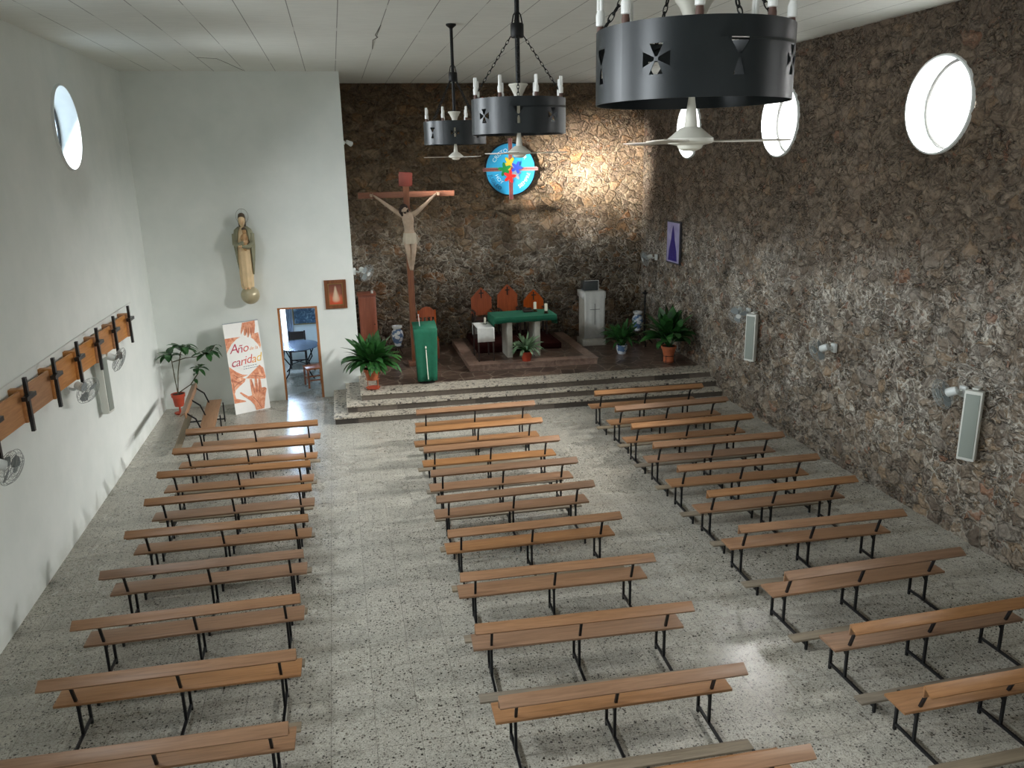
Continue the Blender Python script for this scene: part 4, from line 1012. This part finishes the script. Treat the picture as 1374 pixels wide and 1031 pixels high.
# ------------------------------------------------------------------ plants
def pot(t, r, h, z0, mat, rim=True, fill=True):
    m = MB(); m.lathe([(0, z0), (r*.68, z0), (r*.9, z0+h*.72), (r*.92, z0+h*.74), (r*1.02, z0+h*.75), (r*1.04, z0+h), (r*.93, z0+h), (r*.90, z0+h*.9), (0, z0+h*.9)] if rim else [(0, z0), (r*.7, z0), (r*1.0, z0+h*.6), (r*.95, z0+h), (r*.85, z0+h), (r*.84, z0+h*.9), (0, z0+h*.9)], 28, cap=False)
    p = m.build('pot', mat, t); m = MB(); m.lathe([(0, z0+h*.905), (r*.9, z0+h*.905), (r*.88, z0+h*.93), (0, z0+h*.94)], 20, cap=False); m.build('soil', 'soil', p); return p
def wire_stand(t, r, h, mat, saucer=None):
    m = MB(); m.torus((0, 0, h), r, .006, 28, 6); m.torus((0, 0, .03), r*.85, .005, 28, 6)
    for k in range(4): a = pi/4+k*pi/2; m.tube([(r*cos(a), r*sin(a), h+.02), (r*.95*cos(a), r*.95*sin(a), .03), (r*1.08*cos(a), r*1.08*sin(a), 0)], .006, 6)
    m.build('wire_stand', mat, t)
def blades(t, z0, n, L, w, spread, mat, seed, xlim=None, droop=.5):
    rnd = random.Random(seed); m = MB(); ms = MB()
    for i in range(n):
        a = i*2.39996+rnd.uniform(-.3, .3); s = ((i+.5)/n)**.8; ln = L*rnd.uniform(.75, 1.1)
        d = Vector((cos(a)*spread*s, sin(a)*spread*s, 1.0)).normalized()
        b = Vector((cos(a)*.05*s, sin(a)*.05*s, z0)); k = b+d*ln*rnd.uniform(.18, .45)
        dd = Vector((cos(a)*(.12+spread*s*1.15), sin(a)*(.12+spread*s*1.15), 1.0-.55*s)).normalized()
        ms.tube([b, (b+k)/2+Vector((0, 0, .01)), k], .004, 5)
        m.leaf(k, dd, ln*.62, w*rnd.uniform(.8, 1.25), droop=droop*(.08+s*s), n=6, up=(rnd.uniform(-.5, .5), rnd.uniform(-.5, .5), 1))
    if xlim:
        for mm in (m, ms): mm.v = [(min(max(x, xlim[0]), xlim[1]), y, z) for x, y, z in mm.v]
    st = ms.build('stem', 'leaf_dark', t); m.build('foliage', mat, t, ang=80); return st
t = thing('potted_plant', 'bushy broad-leaved plant in a terracotta pot on a wire stand beside the white wall edge', 'plant', (4.36, 16.60, HP), group=None)
wire_stand(t, .15, .22, 'terracotta'); pot(t, .17, .24, .20, 'terracotta'); m = MB(); m.lathe([(0, .01), (.13, .01), (.15, .035), (.14, .035), (0, .02)], 24, cap=False); m.build('saucer', 'red_plastic', t)
blades(t, .42, 120, .80, .125, 1.0, 'leaf_dark', 3, (-.62, .62))
t = thing('potted_plant', 'bushy dark plant in a terracotta pot beside the stone wall', 'plant', (11.10, 16.95, HP))
wire_stand(t, .15, .17, 'black_steel'); pot(t, .17, .24, .15, 'terracotta'); m = MB(); m.lathe([(.11, .005), (.12, .01), (.12, .15), (.11, .15)], 20); m.build('pedestal', 'terracotta', t)
blades(t, .38, 70, .90, .19, .75, 'leaf_dark', 5, (-.75, .46), .4)
t = thing('potted_plant', 'dark leafy plant in a small white and blue ceramic pot', 'plant', (10.38, 18.10, HP))
pot(t, .14, .22, 0, 'ceramic_blue', rim=False); blades(t, .20, 80, .64, .085, .8, 'leaf_dark', 8, None, .4)
t = thing('potted_plant', 'small pale-leaved plant in a terracotta pot in front of the altar', 'plant', (7.87, 17.47, ZP))
pot(t, .14, .22, 0, 'red_plastic'); blades(t, .2, 90, .48, .05, 1.1, 'leaf_pale', 9)
# rubber plant in the corner
t = thing('rubber_plant', 'tall rubber plant with big glossy leaves in a red pot in the white corner', 'plant', (.36, 17.35, 0))
m = MB(); m.lathe([(0, .0), (.10, .0), (.12, .03), (.11, .035), (0, .02)], 22, cap=False); m.tube([(0.0, 0.0, .02), (.0, 0, .18)], .02, 8); m.build('pot_stand', 'red_plastic', t)
pot(t, .135, .27, .17, 'red_plastic')
m = MB(); rnd = random.Random(12); ml_ = MB()
def branch(pts, tipn, along=True, L=.30, w=.135):
    ps = [Vector(p) for p in pts]; m.tube(ps, [.011]*(len(ps)-1)+[.006], 6)
    tip = ps[-1]; d0 = (ps[-1]-ps[-2]).normalized()
    for i in range(tipn):
        a = 2*pi*i/tipn+rnd.uniform(-.3, .3); d = Vector((cos(a), sin(a)*.8, rnd.uniform(-.25, .55)))+d0*.3
        base = tip-d0*rnd.uniform(0, .12); ml_.leaf(base, d, L*rnd.uniform(.8, 1.15), w*rnd.uniform(.85, 1.15), droop=rnd.uniform(.1, .6), n=6, fold=.2)
    if along:
        for q in range(len(ps)-1):
            if q == 0: continue
            for s in (0, 1):
                a = rnd.uniform(0, 2*pi); ml_.leaf(ps[q].lerp(ps[q+1], .5*s), (cos(a), sin(a), .2), L*.8, w*.8, droop=.4, n=6)
branch([(0, 0, .42), (-.02, -.01, .8), (-.03, -.02, 1.15), (-.08, -.02, 1.30)], 11, False)
branch([(0, 0, .42), (.06, 0, .9), (.16, -.03, 1.30), (.24, -.03, 1.45)], 12, False)
branch([(-.02, 0, 1.12), (.25, -.05, 1.20), (.55, -.08, 1.22), (.72, -.1, 1.30)], 11, False)
branch([(.01, .0, .45), (.28, -.02, .62), (.45, -.05, .85), (.50, -.05, 1.05)], 8, True, .24, .10)
branch([(.72, -.1, 1.28), (.82, -.1, 1.38), (.86, -.1, 1.44)], 5, False, .2, .07)
for mm in (m, ml_): mm.v = [(max(x, -.33), min(y, .36), z) for x, y, z in mm.v]
m.build('stem', 'stem_brown', t); ml_.build('foliage', 'leaf_rubber', t, ang=80)

# ------------------------------------------------------------------ presbytery furniture
# ambo with a green frontal
t = thing('ambo', 'slim lectern covered by a hanging green cloth on the platform edge', 'lectern', (5.52, 16.83, HP))
m = MB(); m.lathe([(.0, 0), (.17, 0), (.17, .03), (.05, .06), (.0, .06)], 28, cap=False); m.build('foot', 'black_iron', t)
m = MB(); m.tube([(0, .02, .05), (0, .02, 1.1)], .035, 12); m.build('post', 'black_iron', t)
m = MB(); m.rbox((0, .04, 1.18), (.48, .36, .03), .006, Rx(RAD(22))); m.build('reading_top', 'dark_wood', t)
m = MB(); nc = 21; rows = 9
vs = []
for j in range(rows+1):
    z = 1.215 - j*(1.215-.05)/rows; hw = .25 - .045*j/rows
    for i in range(nc):
        u = i/(nc-1)*2-1; vs.append((u*hw, -.135-.02*sin(j*.35)-.012*cos(u*9)*(j/rows) - .0, z if j else z-.03))
m._add(vs, [(j*nc+i, j*nc+i+1, (j+1)*nc+i+1, (j+1)*nc+i) for j in range(rows) for i in range(nc-1)])
b = len(m.v)
top = [(x, y_, z_) for x, y_, z_ in ((-.25, -.14, 1.185), (.25, -.14, 1.185), (.25, .22, 1.285), (-.25, .22, 1.285))]
m._add(top, [(0, 1, 2, 3)])
cl = m.build('green_frontal', 'green_cloth', t); md = cl.modifiers.new('Solidify', 'SOLIDIFY'); md.thickness = .008; md.offset = 1
m = MB()
for sx in (-1, 1):
    vs = []
    for j in range(rows+1):
        z = 1.20 - j*(1.20-.06)/rows; hw = .252-.045*j/rows
        vs += [(sx*hw, -.13, z), (sx*(hw+.0), .03+.01*sin(j), z), (sx*(hw-.01), .17, z+.03)]
    m._add(vs, [(j*3+i, j*3+i+1, (j+1)*3+i+1, (j+1)*3+i) for j in range(rows) for i in range(2)])
m.build('green_side_cloth', 'green_cloth_dark', t)
m = MB(); m.tube([(-.01, -.185, .75), (.0, -.185, .4), (.01, -.18, .10)], .009, 6); m.ball((-.012, -.185, .80), (.016, .006, .028)); m.build('embroidery', 'embroidery_white', t)
m = MB(); m.tube([(-.10, .0, 1.22), (-.11, -.03, 1.33), (-.12, -.06, 1.47)], .006, 6); m.ball((-.12, -.065, 1.48), .014); m.build('microphone', 'fan_white', t)

# altar
t = thing('altar_table', 'stone altar on two thick slab legs under a green cloth', 'altar', (7.93, 18.15, ZP))
for x in (-.36, .30): m = MB(); m.rbox((x, .0, .42), (.125, .62, .84), .012); m.build('slab_leg', 'altar_stone', t)
m = MB(); m.rbox((0, 0, .90), (1.36, .80, .12), .012); m.build('mensa', 'altar_stone', t)
m = MB(); n = 25
top = [(-.735+1.47*i/(n-1)) for i in range(n)]
vs = []
for (y_, z_) in ((.41, .86), (.41, .968), (-.41, .968), (-.418, .93), (-.42, .845)):
    for i, x in enumerate(top): vs.append((x, y_-(.006*sin(i*1.9) if z_ < .94 else 0), z_-(.008*sin(i*.9) if z_ < .9 else 0)))
m._add(vs, [(j*n+i, j*n+i+1, (j+1)*n+i+1, (j+1)*n+i) for j in range(4) for i in range(n-1)])
for sx in (-1, 1):
    vs = []
    for q in range(13):
        y_ = -.41+.82*q/12; vs += [(sx*.735, y_, .968), (sx*(.742+.006*sin(q*1.7)), y_, .85), (sx*(.742+.012*sin(q*1.7)), y_, .70 + (.06*abs(q-6)/6))]
    m._add(vs, [(q*3+i, q*3+i+1, (q+1)*3+i+1, (q+1)*3+i) for q in range(12) for i in range(2)])
c = m.build('altar_cloth', 'green_cloth', t); c.modifiers.new('Solidify', 'SOLIDIFY').thickness = .006
for x, y_, lab in ((8.28, 18.28, 'white candle on the altar nearer the pointed chairs'), (8.47, 17.98, 'white candle on the altar nearer its front edge')):
    t = thing('altar_candle', lab, 'candle', (x, y_, ZP+.972), group='candles on the altar')
    m = MB(); m.lathe([(0, 0), (.055, 0), (.06, .01), (.03, .03), (.028, .045), (.05, .05), (.05, .06), (0, .06)], 20, cap=False); m.build('holder', 'brass_dark', t)
    m = MB(); m.lathe([(.036, .06), (.036, .22), (.0, .215)], 20, cap=False); m.tube([(0, 0, .21), (.003, 0, .235)], .003, 5); m.build('wax', 'candle_wax', t)
t = thing('altar_stand', 'low dark book stand lying on the green altar cloth', 'stand', (8.10, 18.28, ZP+.972))
m = MB(); m.rbox((0, 0, .02), (.22, .16, .03), .006); m.build('base', 'dark_wood', t); m = MB(); m.rbox((0, .03, .06), (.20, .015, .07), .004, Rx(RAD(-30))); m.build('rest', 'dark_wood', t)

# credence table with white cloth
t = thing('side_table', 'small dark table under a white cloth beside the altar', 'table', (6.98, 18.0, ZP))
for sx in (-1, 1):
    for y_ in (-.32, .32): m = MB(); m.bx((sx*.17-.015, y_-.015, 0), (sx*.17+.015, y_+.015, .74)); m.build('leg', 'dark_wood', t, smooth=False)
m = MB(); m.rbox((0, 0, .755), (.38, .70, .03), .006); m.build('tabletop', 'dark_wood', t)
m = MB(); n = 9; vs = []
for j, (y_, z_) in enumerate(((.36, .50), (.36, .775), (-.36, .775), (-.365, .62), (-.37, .46))):
    for i in range(n): x = -.195+.39*i/(n-1); vs.append((x, y_-(.01*cos(i*2.0) if z_ < .7 else 0), z_))
m._add(vs, [(j*n+i, j*n+i+1, (j+1)*n+i+1, (j+1)*n+i) for j in range(4) for i in range(n-1)])
cl = m.build('table_cloth', 'white_cloth', t); cl.modifiers.new('Solidify', 'SOLIDIFY').thickness = .006
t = thing('altar_candle', 'small white candle on the white-clothed side table', 'candle', (7.05, 18.12, ZP+.778))
m = MB(); m.lathe([(0, 0), (.04, 0), (.04, .012), (0, .015)], 18, cap=False); m.build('holder', 'brass_dark', t); m = MB(); m.lathe([(.024, .012), (.024, .15), (0, .148)], 16, cap=False); m.tube([(0, 0, .147), (.002, 0, .165)], .0025, 5); m.build('wax', 'candle_wax', t)

# thrones
def throne(loc, hgt, label):
    t = thing('celebrant_chair', label, 'chair', loc, 0, 'pointed wooden chairs behind the altar')
    b0 = hgt-.70
    M = Matrix(((1, 0, 0, 0), (0, 0, -1, .22), (0, 1, 0, 0), (0, 0, 0, 1)))
    m = MB(); m.prism([(-.26, b0), (.26, b0), (.26, hgt-.27), (.13, hgt-.12), (0, hgt), (-.13, hgt-.12), (-.26, hgt-.27)], M, .035); m.build('backrest', 'throne_wood', t, smooth=False)
    m = MB(); m.bx((-.014, .176, hgt-.27), (.014, .186, hgt-.06)); m.bx((-.06, .175, hgt-.155), (.06, .187, hgt-.13)); m.build('cross_inlay', 'black_paint', t, smooth=False)
    m = MB(); m.rbox((0, 0, .45), (.50, .46, .05), .012); m.build('seat', 'dark_wood', t)
    for sx in (-1, 1):
        m = MB(); m.bx((sx*.24-.02, .16, 0), (sx*.24+.02, .20, b0+.05)); m.build('leg', 'dark_wood', t, smooth=False)
        m = MB(); m.bx((sx*.24-.02, -.22, 0), (sx*.24+.02, -.18, .66)); m.build('leg', 'dark_wood', t, smooth=False)
        m = MB(); m.bx((sx*.24-.025, -.24, .64), (sx*.24+.025, .19, .67)); m.build('armrest', 'dark_wood', t, smooth=False)
    return t
throne((7.28, 19.70, ZC), 1.22, 'pointed orange wooden chair behind the white-clothed side table')
throne((7.96, 19.75, ZC), 1.26, 'pointed orange wooden chair in the centre, tallest of the three')
throne((8.63, 19.70, ZC), 1.10, 'pointed orange wooden chair behind the altar candles')

# tabernacle pedestal
t = thing('tabernacle_pedestal', 'pale stone pedestal draped with a white cross-marked cloth, glass case on top', 'pedestal', (10.0, 19.35, HP))
m = MB(); m.rbox((0, 0, .68), (.52, .46, 1.36), .015); m.build('pillar', 'altar_stone', t); m = MB(); m.rbox((0, 0, .08), (.60, .54, .16), .015); m.build('plinth', 'altar_stone', t)
m = MB(); n = 11; vs = []
for j, (y_, z_) in enumerate(((.28, 1.22), (.28, 1.372), (-.28, 1.372), (-.285, 1.1), (-.285, .7), (-.282, .21))):
    for i in range(n): x = (-.285+.57*i/(n-1))*(1 if j < 3 else .93); vs.append((x, y_-(.008*cos(i*1.7) if j > 2 else 0), z_))
m._add(vs, [(j*n+i, j*n+i+1, (j+1)*n+i+1, (j+1)*n+i) for j in range(5) for i in range(n-1)])
for sx in (-1, 1): m.quad((sx*.285, .28, 1.372), (sx*.285, -.28, 1.372), (sx*.288, -.28, 1.20), (sx*.288, .28, 1.22))
cl = m.build('white_drape', 'white_cloth', t); cl.modifiers.new('Solidify', 'SOLIDIFY').thickness = .006
m = MB(); m.bx((-.006, -.302, .55), (.006, -.296, 1.08)); m.bx((-.13, -.302, .93), (.13, -.296, .942)); m.build('cross_embroidery', 'grey_thread', t, smooth=False)
m = MB(); m.rbox((-.03, .05, 1.50), (.38, .30, .24), .01); m.build('glass_case', 'smoke_glass', t); m = MB(); m.tube([(.15, -.09, 1.375), (.15, -.09, 1.63)], .012, 8); m.tube([(-.21, -.09, 1.63), (.15, -.09, 1.63)], .006, 6); m.build('case_frame', 'ceramic_white', t)

# cabinet
t = thing('wooden_cabinet', 'narrow reddish wooden cabinet against the stone wall beside the white wall edge', 'cabinet', (4.45, 19.95, HP))
m = MB(); m.rbox((0, .0, .745), (.42, .5, 1.49), .01); m.build('carcass', 'cabinet_wood', t)
m = MB(); m.rbox((0, -.258, .74), (.38, .02, 1.38), .006); d_ = m.build('door', 'cabinet_wood', t); m = MB(); m.ball((.15, -.28, .78), .015); m.build('knob', 'brass_dark', d_)
m = MB(); m.rbox((0, 0, 1.50), (.46, .54, .03), .006); m.build('top', 'cabinet_wood', t)
m = MB(); m.lathe([(0, 0), (.03, 0), (.035, .02), (.02, .05), (.03, .07), (0, .075)], 14, (0, 0, 0), cap=False); tag(m.build('small_cup', 'ceramic_white', None, (4.58, 19.85, HP+1.516)), 'tiny white cup on top of the wooden cabinet', 'cup')
t = thing('wooden_chair', 'red-brown wooden chair with slatted back behind the green lectern', 'chair', (5.83, 19.1, HP))
for sx in (-1, 1):
    m = MB(); m.bx((sx*.20-.02, .18, 0), (sx*.20+.02, .22, 1.12)); m.build('leg', 'throne_wood', t, smooth=False); m = MB(); m.bx((sx*.20-.02, -.22, 0), (sx*.20+.02, -.18, .45)); m.build('leg', 'throne_wood', t, smooth=False)
m = MB(); m.rbox((0, 0, .46), (.46, .46, .03), .008); m.build('seat', 'throne_wood', t)
m = MB(); m.prism([(-.2, .95), (.2, .95), (.19, 1.10), (.1, 1.18), (0, 1.21), (-.1, 1.18), (-.19, 1.10)], Matrix(((1, 0, 0, 0), (0, 0, -1, .215), (0, 1, 0, 0), (0, 0, 0, 1))), .03)
for x in (-.1, 0, .1): m.bx((x-.02, .19, .48), (x+.02, .21, .97))
m.build('backrest', 'throne_wood', t, smooth=False)

# vases on stands
def vase(loc, label):
    t = thing('ceramic_vase', label, 'vase', loc, group='white and blue vases')
    m = MB(); m.lathe([(0, 0), (.075, 0), (.085, .02), (.08, .05), (.13, .16), (.15, .27), (.13, .37), (.085, .42), (.085, .44), (.12, .46), (.125, .50), (.10, .50), (.07, .45), (0, .44)], 32, cap=False); m.build('body', 'ceramic_blue', t)
    m = MB(); m.lathe([(.088, .425), (.123, .462), (.128, .503), (.10, .507), (.085, .44)], 32, cap=False); m.build('lip', 'ceramic_white', t)
def stand(loc, label, h):
    t = thing('plant_stand', label, 'stand', loc)
    m = MB(); m.lathe([(0, h-.03), (.14, h-.03), (.15, h-.02), (.15, h), (0, h)], 24, cap=False); m.build('top', 'dark_wood', t)
    for k in range(3): a = k*2*pi/3+.5; m = MB(); m.tube([(.05*cos(a), .05*sin(a), h-.03), (.06*cos(a), .06*sin(a), h*.5), (.13*cos(a), .13*sin(a), 0)], .012, 6); m.build('leg', 'dark_wood', t)
stand((5.12, 19.6, HP), 'small dark stand under the vase beside the crucifix', .22); vase((5.12, 19.6, HP+.22), 'white and blue vase beside the crucifix, near the wooden cabinet')
stand((11.32, 19.55, HP), 'small dark stand under the vase in the stone corner', .22); vase((11.32, 19.55, HP+.22), 'white and blue vase in the stone corner behind the black candle stand')
t = thing('candle_stand', 'tall slim black candle stand with tripod feet in the stone corner', 'stand', (11.24, 18.85, HP))
m = MB(); m.tube([(0, 0, .12), (0, 0, 1.28)], .02, 10); m.ball((0, 0, .6), .035); m.ball((0, 0, 1.1), .03); m.build('post', 'black_iron', t)
m = MB(); m.lathe([(.02, 1.27), (.07, 1.31), (.07, 1.33), (.03, 1.34), (.03, 1.38), (0, 1.38)], 18, cap=False); m.build('cup', 'black_iron', t)
for k in range(3): a = k*2*pi/3+.3; m = MB(); m.tube([(0, 0, .16), (.15*cos(a), .15*sin(a), .12), (.27*cos(a), .27*sin(a), .0)], .016, 6); m.build('leg', 'black_iron', t)

# ------------------------------------------------------------------ sacristy furniture
t = thing('oval_table', 'dark oval metal table with curled legs in the room through the doorway', 'table', (2.72, 19.95, 0))
m = MB(); m.lathe([(0, .735), (.5, .735), (.51, .745), (.50, .755), (0, .755)], 40, cap=False); m.v = [(x*1.0, y*1.25, z) for x, y, z in m.v]; m.build('tabletop', 'metal_table', t)
for sx in (-1, 1):
    for sy in (-1, 1): m = MB(); m.tube([(sx*.30, sy*.36, .735), (sx*.33, sy*.40, .55), (sx*.20, sy*.26, .32), (sx*.25, sy*.30, .12), (sx*.34, sy*.42, 0)], .016, 7); m.build('leg', 'black_iron', t)
m = MB(); m.bar((-.22, -.28, .34), (.22, .28, .34), .015); m.bar((-.22, .28, .34), (.22, -.28, .34), .015); m.build('stretcher', 'black_iron', t)
def simple_chair(loc, rz, mat, hgt, label):
    t = thing('wooden_chair', label, 'chair', loc, rz)
    for sx in (-1, 1):
        m = MB(); m.bx((sx*.19-.018, .17, 0), (sx*.19+.018, .206, hgt)); m.build('leg', mat, t, smooth=False); m = MB(); m.bx((sx*.19-.018, -.206, 0), (sx*.19+.018, -.17, .44)); m.build('leg', mat, t, smooth=False)
    m = MB(); m.rbox((0, 0, .45), (.44, .44, .04), .01); m.build('seat', mat, t)
    m = MB(); m.bx((-.17, .178, hgt-.22), (.17, .198, hgt-.02)); m.bx((-.17, .18, .6), (.17, .196, .66)); m.build('backrest', mat, t, smooth=False)
    m = MB(); m.bx((-.19, -.195, .2), (.19, -.18, .23)); m.bx((-.195, -.17, .16), (-.18, .17, .19)); m.bx((.18, -.17, .16), (.195, .17, .19)); m.build('stretcher', mat, t, smooth=False)
simple_chair((3.10, 18.85, 0), RAD(-75), 'orange_wood', .95, 'orange wooden chair just inside the doorway')
simple_chair((2.66, 20.85, 0), RAD(0), 'dark_wood', .90, 'dark chair behind the oval table through the doorway')
t = thing('grey_curtain', 'grey-blue curtain beside the narrow window through the doorway', 'curtain', (2.50, 21.15, 0))
m = MB(); vs = []
for i in range(13): vs += [(-.08+.16*i/12, .018*sin(i*1.5), .5), (-.08+.16*i/12, .018*sin(i*1.5), 2.25)]
m._add(vs, [(2*i, 2*i+2, 2*i+3, 2*i+1) for i in range(12)]); m.build('drape', 'curtain_grey', t); m = MB(); m.tube([(-.26, .0, 2.26), (.12, 0, 2.26)], .01, 8); m.bx((.10, -.01, 2.25), (.115, .05, 2.27)); m.build('rail', 'gold_frame', t)
t = thing('framed_picture', 'blue painting in a thin frame seen through the doorway', 'picture', (2.95, 21.2, 1.33))
m = MB(); m.bx((-.36, -.03, -.30), (.36, 0, .22)); m.build('frame', 'gold_frame', t, smooth=False); m = MB(); m.bx((-.33, -.035, -.27), (.33, -.028, .19)); m.build('painting', 'blue_painting', t, smooth=False)

# ceiling cracks
m = MB(); m.tube([(4.66, 12.0, H-.001), (4.63, 12.9, H-.001), (4.68, 13.1, H-.001), (4.62, 13.4, H-.001), (4.66, 14.4, H-.001)], .006, 4)
tag(m.build('trim_1', 'crack_grey'), 'dark crack line in a ceiling board joint', 'crack', kind='structure')
m = MB(); m.tube([(1.75, 15.6, H-.001), (2.05, 15.75, H-.001), (2.12, 16.2, H-.001), (2.31, 17.6, H-.001)], .006, 4)
tag(m.build('trim_2', 'crack_grey'), 'bent dark crack in the ceiling near the white corner', 'crack', kind='structure')

# ------------------------------------------------------------------ light
def area(name, loc, aim, size, power, col=(1, 1, 1), spread=180, shape='DISK', size_y=None):
    l = bpy.data.lights.new(name, 'AREA'); l.shape = shape; l.size = size; l.energy = power; l.color = col; l.spread = RAD(spread)
    if size_y: l.size_y = size_y
    o = bpy.data.objects.new(name, l); COL.objects.link(o); o.location = loc
    o.rotation_euler = (Vector(aim)-Vector(loc)).to_track_quat('-Z', 'Y').to_euler(); return o
SKYP = {17.6: 1900, 13.72: 2700, 5.8: 1600, 1.85: 950}
for y in SKYP:
    area('sky_daylight', (W+2.0, y, 7.2), (W-6, y, 5.2), 2.4, SKYP[y], (1.0, .99, .97), 180, 'RECTANGLE', 2.05)
area('sky_daylight', (W+2.0, 8.45, 7.15), (W-8, 15.0, 4.6), 1.6, 5600, (1.0, .99, .97), 180, 'RECTANGLE', 1.95)
for y in WIN_Y_LEFT:
    area('window_daylight', (-.16, y, WIN_Z+.08), (4, y, WIN_Z-2.2), .95, 120, (.90, .96, 1.0), 116)
area('window_beam', (-.10, 13.87, WIN_Z+.05), (10.45, D2, 4.9), .5, 60, (1.0, .97, .92), 12)
area('window_beam', (-.12, 13.87, WIN_Z+.05), (9.8, D2, 4.4), .4, 34, (1.0, .95, .87), 14)
area('entrance_fill', (5.8, Y0+.2, 3.0), (5.8, 8, 0.2), 7.0, 95, (.95, .98, 1.0), 150, 'RECTANGLE', 2.6)  # added fill light behind the camera; the rear wall has no opening
area('sacristy_daylight', (2.36, 20.9, 1.6), (2.9, 18.6, .2), .3, 42, (.50, .70, 1.0), 170)
area('sacristy_fill', (2.4, 19.6, 2.6), (2.4, 19.6, 0), .6, 5, (.6, .78, 1.0), 180)  # added overhead fill, tints the small room blue; no fixture modelled
w = bpy.data.worlds.new('world'); SC.world = w; w.use_nodes = True
w.node_tree.nodes['Background'].inputs[0].default_value = (.75, .85, 1, 1); w.node_tree.nodes['Background'].inputs[1].default_value = .6

# ------------------------------------------------------------------ camera
cam = bpy.data.cameras.new('camera'); co = bpy.data.objects.new('camera', cam); COL.objects.link(co)
YAW, PIT, ROL, FPX = 0.2059, 0.2697, -0.0218, 1084.75
f = Vector((sin(YAW)*cos(PIT), cos(YAW)*cos(PIT), -sin(PIT))); r = f.cross(Vector((0, 0, 1))).normalized(); u = r.cross(f)
r2 = cos(ROL)*r+sin(ROL)*u; u2 = -sin(ROL)*r+cos(ROL)*u
M = Matrix((r2, u2, -f)).transposed().to_4x4(); M.translation = (3.8691, 0.0, 4.9857); co.matrix_world = M
cam.sensor_fit = 'HORIZONTAL'; cam.sensor_width = 36; cam.lens = FPX*36/1374; cam.clip_start = .05; cam.clip_end = 200
SC.camera = co
SC.view_settings.view_transform = 'Standard'; SC.view_settings.look = 'None'; SC.view_settings.exposure = -0.08
SC.cycles.max_bounces = 8; SC.cycles.diffuse_bounces = 5; SC.cycles.sample_clamp_indirect = 6.0
